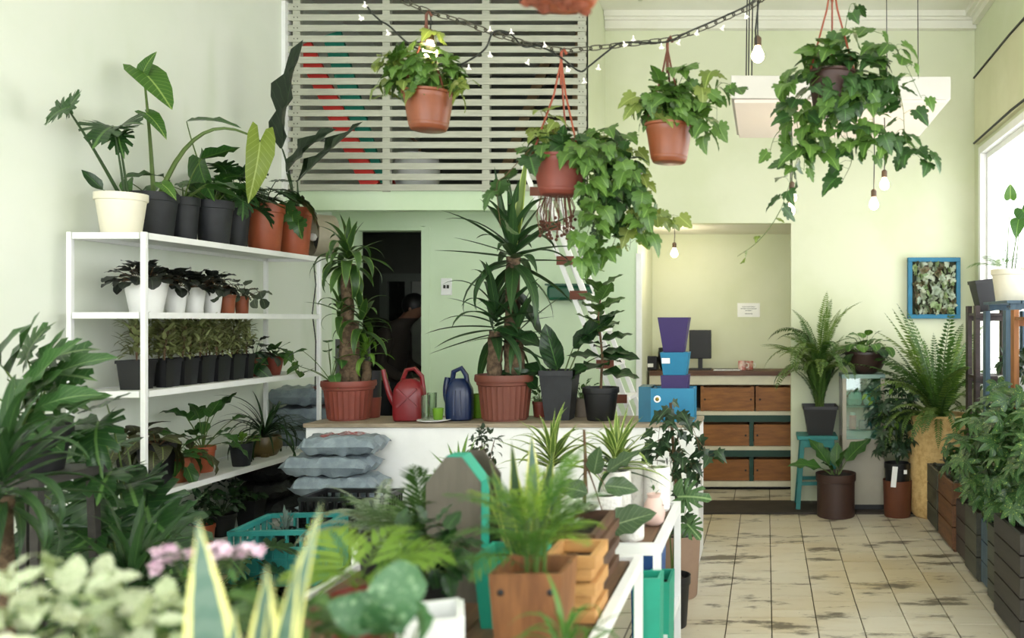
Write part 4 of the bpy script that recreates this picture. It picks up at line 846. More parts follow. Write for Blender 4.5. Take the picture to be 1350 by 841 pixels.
hero(t, mb, (.0, 0, .26), loc(t, 712, 440, Y), (0, 0, .0), PB[0], .36, (-.5, 0, .9), (.6, -.7, .3), .007, .55)
mb.build('stem', M_stemg, t, smooth=True)
# fiddle / ficus in black pot
t = thing('potted_ficus', 'round black nursery pot with a young broad-leaved fig on the counter', 'potted plant', cpt(792, 5.46)); pot(t, .115, .205, M_black, .085)
mb = MB(); mb.tube([(0, 0, .18), (.01, 0, .4), (-.015, 0, .65), (.01, 0, .85)], [.009, .008, .006, .004], 6).build('trunk', M_stemr, t, smooth=True)
r5 = random.Random(8); Fv = leaves('broad', G_ficus); Fd = leaves('broad', G_deep)
for i in range(22):
    q = i/22; az = i*2.4+r5.uniform(-.3, .3); e = -.1+.9*q; L = .215*(1-.2*q)*r5.uniform(.8, 1.15); place(t, (Fv if q > .45 else Fd)[r5.randrange(3)], (math.cos(az)*.01, math.sin(az)*.01, .3+.55*q), dirv(az, e), upv(az, e)+Vector((0, -.3, 0)), (L*1.1, L, L))
t = thing('potted_ivy', 'small leafy plant peeking between the yucca and the strelitzia pot', 'potted plant', cpt(712, 5.64)); pot(t, .05, .1, M_brick, .04); rosette(t, .09, 'ovate', G_mid, 20, (.06, .09), (.1, 1.4), (.04, .12), 220, M_stemg, .002, .4)
t = thing('potted_ivy', 'small leafy plant in a grey pot between the strelitzia and fig pots', 'potted plant', cpt(767, 5.64)); pot(t, .05, .12, mat('taupe_pot', '#9a8d7c', .6), .045, 'plain'); rosette(t, .11, 'ovate', G_mid, 20, (.05, .08), (.1, 1.4), (.04, .12), 221, M_stemg, .002, .4)
# blue and purple planter boxes
def planter(label, m, wt, wb, h, pos, rz=0, d=None, rot=None):
    t = thing('planter_box', label, 'planter', pos, rz); d = d or wt; q = .012
    db = d*wb/wt
    vs = lambda s: [(-wb/2, s*db/2, 0), (wb/2, s*db/2, 0), (wt/2, s*d/2, h), (-wt/2, s*d/2, h)]
    for s in (-1, 1):
        a = vs(s); b = [(x, y-s*q, z) for x, y, z in a]; MB().add(a+b, [(0, 1, 2, 3), (7, 6, 5, 4), (0, 4, 5, 1), (1, 5, 6, 2), (2, 6, 7, 3), (3, 7, 4, 0)]).build('panel', m, t, recalc=True)
        a = [(s*wb/2, -db/2+q, 0), (s*wb/2, db/2-q, 0), (s*wt/2, d/2-q, h), (s*wt/2, -d/2+q, h)]; b = [(x-s*q, y, z) for x, y, z in a]; MB().add(a+b, [(0, 1, 2, 3), (7, 6, 5, 4), (0, 4, 5, 1), (1, 5, 6, 2), (2, 6, 7, 3), (3, 7, 4, 0)]).build('panel', m, t, recalc=True)
    MB().mm(-wb/2+q, wb/2-q, -db/2+q, db/2-q, 0, q).build('base', m, t); return t
bx = thing('planter_box', 'bright blue wooden box with a round brass peg at the counter end', 'planter', (cpt(879, 5.42)[0]+.01, 5.45, ZT), .0)
M_blued = mat('deep_blue_paint', '#15718f', .5, .12)
MB().mm(-.1, .165, -.1, -.085, 0, .205).build('panel', M_blue, bx); MB().mm(-.1, .165, .085, .1, 0, .205).build('panel', M_blue, bx); MB().mm(.15, .165, -.085, .085, 0, .2).build('panel', M_blue, bx); MB().mm(-.1, -.085, -.085, .085, 0, .2).build('panel', M_blue, bx); MB().mm(-.085, .15, -.085, .085, .002, .014).build('base', M_blue, bx)
MB().mm(-.175, -.1, -.1, .1, 0, .215).build('end_block', M_blued, bx); MB().lathe([(.012, 0), (.012, .006), (.005, .012), (.0001, .012)], 12, ).build('peg', mat('brass', '#b89a4a', .3, .1, metal=.8), bx, (-.06, -.1, .14), (PI/2, 0, 0), smooth=True); MB().lathe([(.022, 0), (.022, .003), (.0001, .0035)], 14).build('peg_plate', M_wpot, bx, (-.06, -.1, .14), (PI/2, 0, 0))
planter('purple tapered planter standing in the bright blue box', M_purple, .17, .135, .27, (-.565, 5.45, ZT+.0145))
p2_ = planter('blue tapered planter with a white label stacked on the purple one', M_blue, .175, .14, .14, (-.565, 5.45, ZT+.285)); MB().mm(-.075, -.025, -.094, -.089, .085, .118).build('label_tag', M_white, p2_, rot=(.12, 0, 0))
planter('tall purple tapered planter at the top of the stack', M_purple, .19, .125, .215, (-.572, 5.45, ZT+.426))
# ladder leaning towards the loft
t = thing('ladder', 'white wooden ladder with brown treads leaning up to the loft', 'ladder', (-.66, 6.0, 0))
a = Vector((0, 0, .012)); b = Vector((-1.0, 0, 2.62))
for y in (.0, .38):
    MB().bar(a+Vector((-.03, y, 0)), b+Vector((-.03, y, 0)), .03, .03).build('rail', M_white, t); MB().bar(a+Vector((.055, y, 0)), b+Vector((.055, y, 0)), .03, .03).build('rail', M_white, t)
M_tread = mat('brown_tread', '#8a4a30', .6, .15)
for k in range(1, 11):
    p = a.lerp(b, k/11); MB().mm(p.x-.05, p.x+.085, .016, .364, p.z-.012, p.z+.012).build('tread', M_white, t); MB().mm(p.x-.05, p.x+.07, -.022, -.016, p.z-.03, p.z+.03).build('tread_end', M_tread, t)
t = thing('wall_planter', 'dark green half-round planter fixed to the mint wall behind the ladder', 'planter', ((754-CX)/F*7.1, 7.12, EYE-(396-HY)/F*7.1)); MB().mm(-.2, .2, -.06, .06, 0, .12).build('trough', mat('bottle_green', '#1f6a4c', .4, .1), t, bevel=.025); MB().mm(-.21, .21, -.065, .065, .12, .135).build('rim', mat('bottle_green', '#1f6a4c'), t)
# person in the back room
def person():
    t = thing('person', 'person in a dark brown hooded jacket bending over in the back room', 'person', (-3.44, 7.95, 0))
    J = {'pel': (0, 0, .92), 'ab': (.01, 0, 1.1), 'ch': (.05, 0, 1.33), 'nk': (.13, 0, 1.47), 'hd0': (.2, 0, 1.53), 'hd1': (.245, 0, 1.6), 'hd2': (.26, 0, 1.66), 'shl': (.06, -.17, 1.38), 'ell': (.02, -.24, 1.1), 'wrl': (.22, -.2, .98), 'hal': (.3, -.18, .98), 'shr': (.06, .17, 1.38), 'elr': (.06, .24, 1.1), 'wrr': (.26, .18, 1.0), 'har': (.34, .16, 1.0), 'hpl': (0, -.1, .88), 'knl': (.02, -.11, .5), 'anl': (-.02, -.12, .1), 'tol': (.14, -.13, .05), 'hpr': (0, .1, .88), 'knr': (.02, .11, .5), 'anr': (-.02, .12, .1), 'tor': (.14, .13, .05)}
    R = {'pel': .15, 'ab': .14, 'ch': .165, 'nk': .062, 'hd0': .07, 'hd1': .095, 'hd2': .085, 'shl': .085, 'ell': .058, 'wrl': .042, 'hal': .035, 'shr': .085, 'elr': .058, 'wrr': .042, 'har': .035, 'hpl': .1, 'knl': .07, 'anl': .045, 'tol': .04, 'hpr': .1, 'knr': .07, 'anr': .045, 'tor': .04}
    E = [('pel', 'ab'), ('ab', 'ch'), ('ch', 'nk'), ('nk', 'hd0'), ('hd0', 'hd1'), ('hd1', 'hd2'), ('ch', 'shl'), ('shl', 'ell'), ('ell', 'wrl'), ('wrl', 'hal'), ('ch', 'shr'), ('shr', 'elr'), ('elr', 'wrr'), ('wrr', 'har'), ('pel', 'hpl'), ('hpl', 'knl'), ('knl', 'anl'), ('anl', 'tol'), ('pel', 'hpr'), ('hpr', 'knr'), ('knr', 'anr'), ('anr', 'tor')]
    ks = list(J); me = bpy.data.meshes.new('body'); me.from_pydata([J[k] for k in ks], [(ks.index(a), ks.index(b)) for a, b in E], []); o = ob('body', me, t)
    n = N('person_clothes_skin'); z = n.add('ShaderNodeSeparateXYZ'); n.put(z.inputs[0], n.coord()); c_ = n.mix(n.ramp(z.outputs[2], 1.515, 1.52), C('#241c16'), C('#6a4836')); c_ = n.mix(n.ramp(z.outputs[2], .95, .94), c_, C('#20222a')); n.put(n.b.inputs['Base Color'], c_); n.b.inputs['Roughness'].default_value = .8
    me.materials.append(n.m); md = o.modifiers.new('skin', 'SKIN'); md.use_smooth_shade = True
    for i, k in enumerate(ks): me.skin_vertices[0].data[i].radius = (R[k], R[k]); me.skin_vertices[0].data[i].use_root = (k == 'pel')
    ss = o.modifiers.new('sub', 'SUBSURF'); ss.levels = 2; ss.render_levels = 2
    hair = mat('black_hair', '#14110f', .5, .3)
    mb = MB(); n1 = 14
    for j in range(8):
        th = j/7*PI*.62
        for k in range(n1):
            ph = 2*PI*k/n1; v = Vector((math.sin(th)*math.cos(ph)*.112, math.sin(th)*math.sin(ph)*.102, math.cos(th)*.115)); v = Euler((0, -.35, 0)).to_matrix() @ v; mb.v.append((v.x+.235, v.y, v.z+1.635))
    for j in range(7):
        for k in range(n1): mb.f.append((j*n1+k, j*n1+(k+1) % n1, (j+1)*n1+(k+1) % n1, (j+1)*n1+k))
    mb.build('hair', hair, t, smooth=True)
    mb = MB().tube([(.03, -.1, 1.44), (-.05, -.05, 1.46), (-.08, 0, 1.47), (-.05, .05, 1.46), (.03, .1, 1.44)], [.03, .05, .055, .05, .03], 8).build('hood', mat('jacket_brown', '#241c16', .85), t, smooth=True)
    skin = mat('skin', '#8a6148', .5)
    MB().prism([(.33, 1.575), (.365, 1.565), (.335, 1.61)], 'y', -.014, .014).build('nose', skin, t); 
    for s in (-1, 1):
        MB().lathe([(.0002, -.02), (.01, -.012), (.014, 0), (.01, .016), (.0002, .02)], 8, (.235, s*.1, 1.595), 1, .5).build('ear', skin, t, smooth=True); MB().lathe([(.0002, -.008), (.008, 0), (.0002, .008)], 8, (.335, s*.035, 1.612)).build('eye', M_wire, t)
    MB().box((.33, 0, 1.548), (.012, .045, .008)).build('mouth', mat('lip', '#6d3f34', .5), t)
    for s, hx_ in ((-1, .3), (1, .34)):
        hz = .98 if s < 0 else 1.0; hy = -.18 if s < 0 else .16
        for k in range(4): L = (.062, .072, .068, .052)[k]; y0 = hy+(k-1.5)*.018; MB().tube([(hx_+.02, y0, hz), (hx_+.02+L*.6, y0, hz-.008), (hx_+.02+L, y0, hz-.03)], [.009, .0085, .007], 6).build('finger', skin, t, smooth=True)
        MB().tube([(hx_-.01, hy-s*.03, hz), (hx_+.02, hy-s*.055, hz-.005), (hx_+.045, hy-s*.055, hz-.015)], [.011, .01, .008], 6).build('thumb', skin, t, smooth=True)
person()
t = thing('work_table', 'plain dark table in the back room under the hands of the person', 'table', (-2.92, 7.95, 0)); MB().mm(-.3, .4, -.4, .4, .9, .93).build('table_top', M_brown, t)
for x in (-.27, .37):
    for y in (-.37, .37): MB().mm(x-.025, x+.025, y-.025, y+.025, .0, .9).build('leg', M_brown, t)

# ================================================================== HANGING THINGS
HYd = 3.8
def wl(px, py, Y=HYd): return W(px, py, Y)
def catmull(pts, per=8):
    K = len(pts)-1; o = []
    for i in range(K):
        a, b, c_, d = pts[max(i-1, 0)], pts[i], pts[i+1], pts[min(i+2, K)]
        for q in range(per): u = q/per; o.append(.5*((2*b)+(c_-a)*u+(2*a-5*b+4*c_-d)*u*u+(3*b-a-3*c_+d)*u**3))
    return o+[pts[-1]]
cp = [wl(*p) for p in ((470, -60), (520, -8), (562, 14), (605, 27), (650, 44), (690, 56), (740, 66), (775, 64), (830, 58), (880, 52), (920, 40), (960, 22), (1000, 2), (1040, -40))]
t = thing('hanging_chain', 'thin metal chain strung across the room carrying the hanging pots', 'chain', tuple(cp[6])); O = cp[6]
lm = MB(); R1, R2, rr = .026, .012, .0032; ring = []
for i in range(12):
    a = 2*PI*i/12; ring.append(Vector((R2*math.sin(a), (R1-R2)*(1 if math.cos(a) > 0 else -1)*(1 if abs(math.cos(a)) > .1 else 0)+R2*math.cos(a), 0)))
for i, p in enumerate(ring):
    tg = (ring[(i+1) % 12]-ring[i-1]).normalized(); nn = tg.cross(Vector((0, 0, 1)))
    for k in range(4): a = PI/2*k; lm.v.append(tuple(p+(nn*math.cos(a)+Vector((0, 0, 1))*math.sin(a))*rr))
for i in range(12):
    for k in range(4): lm.f.append((i*4+k, i*4+(k+1) % 4, ((i+1) % 12)*4+(k+1) % 4, ((i+1) % 12)*4+k))
lme = lm.mesh('link', mat('aged_steel', '#5e5a4c', .45, .2, metal=.6), True)
cc = catmull(cp, 10); acc = 0; k = 0
for a, b in zip(cc, cc[1:]):
    d = (b-a); L = d.length
    while acc < L:
        p = a+d*(acc/L); place(t, lme, p-O, d, (0, -1, .3) if k % 2 else (0, .35, 1), 1, 'link'); acc += .043; k += 1
    acc -= L
M_wire2 = mat('dark_green_wire', '#1c2019', .5, .1)
sp_ = [wl(px, py+random.Random(px).uniform(-2, 2), HYd-.01) for px, py in ((470, -40), (481, 2), (500, 25), (513, 36), (540, 58), (575, 76), (600, 84), (618, 80), (640, 66), (651, 44), (672, 46), (690, 62), (712, 62), (740, 76), (764, 92), (776, 88), (800, 68), (818, 57), (850, 55), (880, 53), (912, 40), (950, 25), (985, 8), (1000, -8), (1010, -40))]
t = thing('string_lights', 'dark garland wire with small white flower lights twisted along the chain', 'string lights', tuple(sp_[8])); O = sp_[8]
MB().tube([p-O for p in catmull(sp_, 6)], .0042, 5).build('wire', M_wire2, t, smooth=True)
MB().tube([wl(1000, -40)-O, wl(1000, 2)-O, wl(996, 40, 3.82)-O, wl(997, 60, 3.82)-O], .004, 5).build('wire', M_wire2, t)
fm = MB()
for k in range(5):
    a = 2*PI*k/5; u = Vector((math.cos(a), math.sin(a), 0)); v = Vector((-math.sin(a), math.cos(a), 0)); fm.add([(0, 0, 0), u*.008+v*.007-Vector((0, 0, .012)), u*.017-Vector((0, 0, .014)), u*.008-v*.007-Vector((0, 0, .012))], [(0, 1, 2, 3)])
fm.lathe([(.003, .012), (.004, 0), (.0002, -.008)], 6); fme = fm.mesh('flower_light', emit('flower_glow', '#f4efe6', .35), True)
for px, py in ((481, 5), (475, 22), (511, 42), (618, 88), (646, 71), (646, 38), (674, 41), (696, 81), (718, 58), (748, 90), (770, 106), (789, 88), (823, 57), (835, 50), (872, 60), (895, 55), (919, 42), (953, 36), (983, 20)):
    o = ob('flower_light', fme, t, wl(px, py, HYd-.02)-O, (random.Random(px).uniform(-.5, .5), random.Random(py).uniform(-.5, .5), px)); o.scale = (.85, .85, .85)
def hangpot(label, px, pyt, pyb, r, m, hook, strap, tilt=0, brownstrap=False):
    b = wl(px, pyb); h = (pyb-pyt)*HYd/F; t = thing('hanging_planter', label, 'hanging plant', tuple(b)); pot(t, r, h, m, r*.74, 'hang', lvl=.86)
    hk = wl(*hook)-b; sm = mat('hanger_orange', '#b4573a', .45, .1) if not brownstrap else mat('hanger_brown', '#7a4128', .5, .1)
    for k in range(3):
        a = 2*PI*k/3-.6; e = Vector((math.cos(a)*r, math.sin(a)*r, h*.97)); mid = e.lerp(hk, .6); mid.x = hk.x+(e.x-hk.x)*.25; mid.y = hk.y+(e.y-hk.y)*.25
        MB().tube([e, mid, hk-Vector((0, 0, .03)), hk], .0045, 6).build('hanger', sm, t, smooth=True)
    MB().tube([hk-Vector((0, 0, .14)), hk, hk+Vector((.012, 0, .02)), hk+Vector((.022, 0, -.005))], .007, 8).build('hook', sm, t, smooth=True)
    return t, h
def pxv(t, *pts): return [W(px, py, HYd+dy)-t.location for px, py, dy in pts]
# 1
t, h = hangpot('brown hanging pot with a lit bulb among its round leafy crown', 565, 122, 172, .108, mat('copper_plastic', '#a35a38', .38, .12), (562, 20), 0, 0, True)
c = W(557, 98, HYd)-t.location; bush(t, c, (.175, .15, .13), 170, 'grape', G_ivy, (.045, .075), 301, M_stemg, (0, 0, h*.9), .35, shell=.3, stems=18, r=.003)
bush(t, W(518, 85, HYd)-t.location, (.07, .06, .06), 14, 'grape', G_ivyl, (.05, .07), 302, M_stemg, (0, 0, h*.9), .2, stems=5, r=.002)
for i, pts in enumerate([((560, 125, -.1), (520, 100, -.08), (507, 115, -.05), (503, 132, 0)), ((560, 120, 0), (520, 70, 0), (500, 85, 0)), ((570, 110, -.05), (575, 60, -.05), (572, 40, 0)), ((590, 120, -.05), (615, 105, -.05), (608, 128, -.05))]): vine(t, pxv(t, *pts), 7, 'grape', G_ivyl, (.045, .075), 310+i, M_stemg)
bl = emit('warm_bulb', '#ffe0b0', 14)
def bulb_mesh(): return MB().lathe([(.0002, -.062), (.016, -.058), (.028, -.045), (.032, -.03), (.028, -.012), (.017, .008), (.013, .02), (.0002, .021)], 14)
def bulb(label, px, py, Y, top, pw=6, r=1):
    p = W(px, py, Y); t = thing('pendant_bulb', label, 'bulb', tuple(p)); bulb_mesh().build('bulb', bl, t, smooth=True)
    MB().lathe([(.014, .02), (.018, .022), (.018, .06), (.008, .07), (.0002, .07)], 12).build('socket', mat('bronze_socket', '#6a5138', .5), t, smooth=True)
    tp = Vector(top)-p; MB().tube([(0, 0, .068), Vector((0, 0, .068)).lerp(tp, .5)+Vector((.004, 0, 0)), tp], .0035, 5).build('cord', M_wire, t)
    ld = bpy.data.lights.new('bulb_light', 'POINT'); ld.energy = pw; ld.color = (1, .87, .68); ld.shadow_soft_size = .035; lo = bpy.data.objects.new('bulb_light', ld); col.objects.link(lo); lo.parent = t; lo.location = (0, 0, -.03); 
    return t
bulb('lit bulb glowing among the leaves of the brown hanging pot', 567, 60, HYd-.02, wl(567, 18), 3)
# 3
t, h = hangpot('brown hanging pot with bushy leaves below the chain by the white light box', 882, 165, 215, .104, mat('copper_plastic', '#a35a38'), (880, 54), 0, 0, True)
bush(t, W(884, 138, HYd)-t.location, (.15, .13, .13), 110, 'grape', G_ivy, (.05, .085), 321, M_stemg, (0, 0, h*.9), .35, shell=.3, stems=16, r=.003)
for i, pts in enumerate([((895, 165, 0), (925, 130, -.03), (943, 125, 0), (945, 165, -.02)), ((895, 160, 0), (930, 140, 0), (950, 110, 0), (972, 118, 0)), ((905, 165, -.05), (925, 155, -.08), (930, 182, -.08)), ((880, 150, 0), (900, 100, 0), (905, 92, 0)), ((870, 160, -.08), (848, 140, -.06), (845, 130, -.05)), ((890, 150, 0), (925, 110, 0), (945, 95, .02))]): vine(t, pxv(t, *pts), 8, 'grape', G_ivy if i < 4 else G_ivyl, (.055, .09), 330+i, M_stemg)
# 2
t, h = hangpot('reddish hanging bowl with a vine cascading over one side', 738, 207, 258, .119, M_brick, (740, 70), 0)
bush(t, W(738, 196, HYd)-t.location, (.16, .12, .07), 36, 'grape', G_ivyd, (.06, .09), 341, M_stemr, (0, 0, h*.85), .2, stems=10, r=.003)
bush(t, W(722, 165, HYd)-t.location, (.1, .08, .09), 16, 'grape', G_ivyl, (.05, .08), 342, M_stemr, (0, 0, h*.85), .2, stems=8, r=.0025)
for i, pts in enumerate([((760, 205, -.05), (790, 185, -.08), (800, 230, -.05), (795, 300, 0), (775, 352, .03)), ((760, 205, 0), (800, 175, .05), (820, 230, .05), (815, 300, .05), (800, 340, .05)), ((760, 205, .05), (805, 185, .1), (835, 220, .12), (835, 270, .1), (830, 330, .08)), ((765, 205, -.08), (780, 215, -.12), (785, 270, -.1), (770, 320, -.08), (765, 350, -.05)), ((770, 205, 0), (820, 215, -.05), (850, 270, -.05), (845, 310, -.05)), ((770, 210, .05), (800, 200, .1), (840, 240, .1), (865, 290, .08), (882, 285, .1)), ((755, 205, -.1), (772, 200, -.13), (775, 250, -.12), (790, 310, -.1)), ((735, 205, -.08), (715, 195, -.08), (695, 200, -.05), (688, 190, 0))]): vine(t, pxv(t, *pts), 26 if i != 7 else 8, 'grape', G_ivyl if i in (2, 5) else G_ivy, (.055, .09), 350+i, M_stemg, jit=.05)
bush(t, W(806, 245, HYd+.05)-t.location, (.16, .12, .24), 110, 'grape', G_ivyd, (.055, .085), 343, M_stemg, (.1, 0, h*.85), .4, shell=.2, stems=8, r=.002)
vine(t, pxv(t, (700, 195, -.1), (668, 230, -.1), (655, 245, -.1), (660, 300, -.1)), 5, 'grape', G_ivyd, (.08, .11), 360, M_stemr)
O = wl(735, 258, HYd+.02); t = thing('macrame_hanger', 'bunch of brown beaded strings hanging under the reddish hanging bowl', 'macrame', tuple(O)); r6 = random.Random(5); mb = MB(); bd = MB().lathe([(.0002, -.008), (.006, -.005), (.008, 0), (.006, .005), (.0002, .008)], 8).mesh('bead', mat('bead_brown', '#6e3a26', .4, .3), True)
for i in range(26):
    x = r6.uniform(-.08, .07); z = -r6.uniform(.1, .19); y = r6.uniform(-.04, .04); mb.tube([(x*.8, y, 0), (x+r6.uniform(-.01, .01), y, z*.5), (x+r6.uniform(-.012, .012), y, z)], .0022, 4); ob('bead', bd, t, (x+r6.uniform(-.012, .012), y, z))
    if i % 2: ob('bead', bd, t, (x+r6.uniform(-.012, .012), y-.004, z+.014))
stuff(mb.build('strings', mat('string_brown', '#8a5a44', .8, .3), t))
# 4
t, h = hangpot('dark brown hanging pot almost hidden by long trailing lobed vines', 1097, 96, 150, .108, M_brown, (1097, -40), 0)
bush(t, W(1118, 105, HYd)-t.location, (.22, .17, .15), 120, 'grape', G_ivyd, (.06, .1), 371, M_stemg, (0, 0, h*.9), .4, shell=.35, stems=20, r=.003)
bush(t, W(1085, 70, HYd-.03)-t.location, (.09, .08, .07), 14, 'grape', G_ivy, (.07, .1), 372, M_stemg, (0, 0, h*.9), .3, stems=6, r=.002)
V4 = [((1080, 100, -.08), (1050, 140, -.1), (1055, 190, -.1), (1045, 230, -.08), (1030, 275, -.05)), ((1080, 100, -.05), (1045, 95, -.1), (1040, 130, -.1), (1062, 160, -.1)), ((1120, 110, -.1), (1150, 150, -.15), (1140, 200, -.15)), ((1120, 110, -.05), (1175, 105, -.1), (1190, 140, -.1), (1195, 185, -.1), (1220, 215, -.08)), ((1100, 130, -.12), (1110, 180, -.15), (1150, 190, -.12), (1180, 190, -.1)), ((1080, 120, -.1), (1075, 180, -.1), (1085, 205, -.1)), ((1110, 130, -.12), (1120, 200, -.1), (1122, 215, -.1), (1110, 240, -.1)), ((1060, 150, -.1), (1025, 175, -.08), (1015, 200, -.05)), ((1120, 100, 0), (1160, 60, -.05), (1185, 70, -.05), (1215, 130, -.05)), ((1100, 120, -.1), (1130, 165, -.15), (1165, 175, -.14), (1205, 205, -.1)), ((1070, 140, -.12), (1062, 190, -.12), (1060, 225, -.1)), ((1110, 90, 0), (1125, 40, -.05), (1165, 45, -.05)), ((1110, 60, 0), (1120, 10, 0), (1127, 5, 0))]
for i, pts in enumerate(V4): vine(t, pxv(t, *pts), (18, 11, 13, 19, 17, 12, 6, 5, 15, 16, 12, 9, 4)[i], 'grape', G_ivy if i % 3 else G_ivyd, (.055, .095), 380+i, M_stemg, jit=.045)
vine(t, pxv(t, (1030, 275, -.05), (1015, 300, -.04), (995, 322, -.03), (972, 338, -.02)), 3, 'grape', G_ivyl, (.03, .07), 399, M_stemg)
# top blurred pot nearer the camera
O = W(738, 4, 2.0); t = thing('hanging_planter', 'out-of-focus terracotta basket bottom hanging high above the other pots', 'hanging plant', tuple(O)); pot(t, .125, .16, M_terrab, .085, 'hang'); rosette(t, .14, 'grape', G_ivy, 20, (.08, .11), (0, 1.2), (.05, .12), 400, M_stemg)
for k in range(3): a = 2*PI*k/3; MB().tube([(math.cos(a)*.125, math.sin(a)*.125, .16), (0, 0, .7), (0, 0, ZC-O.z)], .004, 5).build('hanger', M_wire, t)
ro = MB(); r6 = random.Random(9)
for k in range(14): a = r6.uniform(0, 6.28); q = r6.uniform(.2, .95)*.085; ro.lathe([(.0002, -.012), (.012, -.006), (.016, 0), (.01, .008), (.0002, .012)], 8, (math.cos(a)*q, math.sin(a)*q, 0))
stuff(ro.build('moss', mat('reddish_coir', '#a5583c', .8, .3), t, smooth=True)); vine(t, [(.1, 0, .15), (.17, -.01, .15), (.2, 0, .08), (.21, 0, .02)], 5, 'ovate', G_ivy, (.03, .05), 5, M_stemg)
# big white light box with bulbs
t = thing('light_box', 'large white rectangular light box hung from wires below the ceiling', 'lamp', (.445, 5.72, 2.8))
w, d = .655, .52
MB().mm(-w, w, -d, d, .02, .156).build('box', mat('light_box_white', '#d2cfc8', .6, .03), t, rot=(0, .006, 0), bevel=.004); MB().mm(-w+.02, w-.02, -d+.02, d-.02, .0, .02).build('diffuser', emit('lamp_diffuser', '#d8ccc0', .12), t)
for x, y in ((.32, -.2), (.5, -.3)): MB().tube([(x, y, .156), (x-.005, y, 1.219)], .003, 5).build('suspension_wire', M_wire, t)
for x, y in ((-.555, -.3), (-.535, -.3), (-.57, -.28)): MB().tube([(x, y, .156), (x+.005, y, .6), (x+.02, y, 1.219)], .004, 5).build('suspension_wire', M_wire, t)
bulb('lit bulb on black wires hanging above the end of the white light box', 999, 66, 4.3, W(996, -90, 4.3), 6)
bulb('lit bulb half hidden by the trailing vine tips under the light box', 1044, 254, 5.45, (W(1043, 0, 5.45).x, 5.45, 2.8), 6); bulb('lower lit bulb hanging directly beneath the trailing vine tips', 1042, 272, 5.7, (W(1041, 0, 5.7).x, 5.7, 2.8), 4)
bulb('lower of two lit bulbs under the window end of the light box', 1152, 264, 5.5, (W(1152, 0, 5.5).x, 5.5, 2.8), 6); bulb('higher of two lit bulbs under the window end of the light box', 1166, 238, 5.6, (W(1166, 0, 5.6).x, 5.6, 2.8), 6)
bulb('lit bulb hanging inside the alcove above the back counter', 889, 330, 7.5, (W(889, 0, 7.5).x, 7.5, 2.3), 17)

# ================================================================== RIGHT SIDE
# teal stool with fern
t = thing('wooden_stool', 'teal painted wooden stool under the tall fern pot', 'stool', (.405, 7.0, .012)); H_ = .575
MB().mm(-.16, .16, -.14, .14, H_-.03, H_).build('seat', M_teal, t, bevel=.004)
for sx in (-1, 1):
    for sy in (-1, 1): MB().bar((sx*.155, sy*.13, 0), (sx*.115, sy*.1, H_-.03), .035).build('leg', M_teal, t)
    MB().bar((sx*.15, -.125, .15), (sx*.15, .125, .15), .025).build('stretcher', M_teal, t)
for sy in (-1, 1): MB().bar((-.145, sy*.122, .2), (.145, sy*.122, .2), .025).build('stretcher', M_teal, t); MB().mm(-.13, .13, sy*.115-.01, sy*.115+.01, H_-.09, H_-.03).build('apron', M_teal, t)
t = thing('potted_fern', 'tall feathery fern in a square black pot on the teal stool', 'potted plant', (.43, 7.0, .5875)); sqpot(t, .27, .23, M_black, .19)
FR = leaves('frond', G_fern); FD = leaves('frond', G_fernd); r7 = random.Random(2)
for i in range(46):
    az = i*2.4+r7.uniform(-.3, .3); z = r7.uniform(.42, .66); e = r7.uniform(.45, 1.45); L = r7.uniform(.34, .58)*(1 if e < 1.1 else .95)
    place(t, (FR if r7.random() < .75 else FD)[r7.choice([1, 2, 2, 3]) if e < 1.1 else r7.choice([0, 1])], (math.cos(az)*.03, math.sin(az)*.03, z), dirv(az, e), upv(az, e), (L*1.05, L, L), 'frond')
for i in range(44):
    az = i*2.4+r7.uniform(-.3, .3); a = r7.uniform(.02, .06); z = r7.uniform(.2, .42); L = r7.uniform(.28, .42); e = r7.uniform(1.3, 1.52); place(t, FD[r7.choice([0, 0, 1])], (math.cos(az)*a*.5, math.sin(az)*a*.5, z), dirv(az, e), upv(az, e), (L*1.1, L, L), 'frond')
stm = MB()
for i in range(14): az = i*2.4; stm.tube([(math.cos(az)*.03, math.sin(az)*.03, .2), (math.cos(az)*.035, math.sin(az)*.035, .4), (math.cos(az)*.05, math.sin(az)*.05, .62)], .004, 4)
stuff(stm.build('stalks', M_stemg, t))
# pale cabinet with glass top and bowl plant
t = thing('glass_cabinet', 'pale wooden cabinet with a glass front and shelf of goods by the wall', 'cabinet', (.765, 6.98, .012)); M_pale = mat('pale_grey_wood', '#c9c3b0', .6, .1, 4)
MB().mm(-.165, .165, -.13, .17, .04, .55).build('door', M_pale, t); MB().mm(-.165, .165, .15, .17, .55, 1.03).build('back_panel', M_pale, t); MB().mm(-.165, .165, -.12, .17, 0, .04).build('plinth', M_wire, t)
for x in (-.15, .15): MB().mm(x-.015, x+.015, -.13, -.1, .55, 1.03).build('post', M_pale, t)
MB().mm(-.17, .17, -.135, .175, 1.03, 1.062).build('top', mat('pale_teal', '#9fc4b8', .4, .1), t); MB().mm(-.135, .135, -.1, .15, .8, .812).build('shelf', mat('pale_teal', '#9fc4b8'), t); MB().mm(-.135, .135, -.128, -.122, .56, 1.03).build('pane', glassmat('cabinet_glass', '#d3ece4', .12), t); MB().mm(-.135, .135, -.12, .14, .551, .62).build('drawer', mat('pale_teal', '#9fc4b8'), t)
o = tag(MB().mm(-.05, .05, -.03, .03, 0, .07).build('carton', mat('blue_carton', '#4d7d96', .5, .3, 30), None, (.79, 6.95, .634), bevel=.004), 'small blue carton in the lower part of the glass cabinet', 'box')
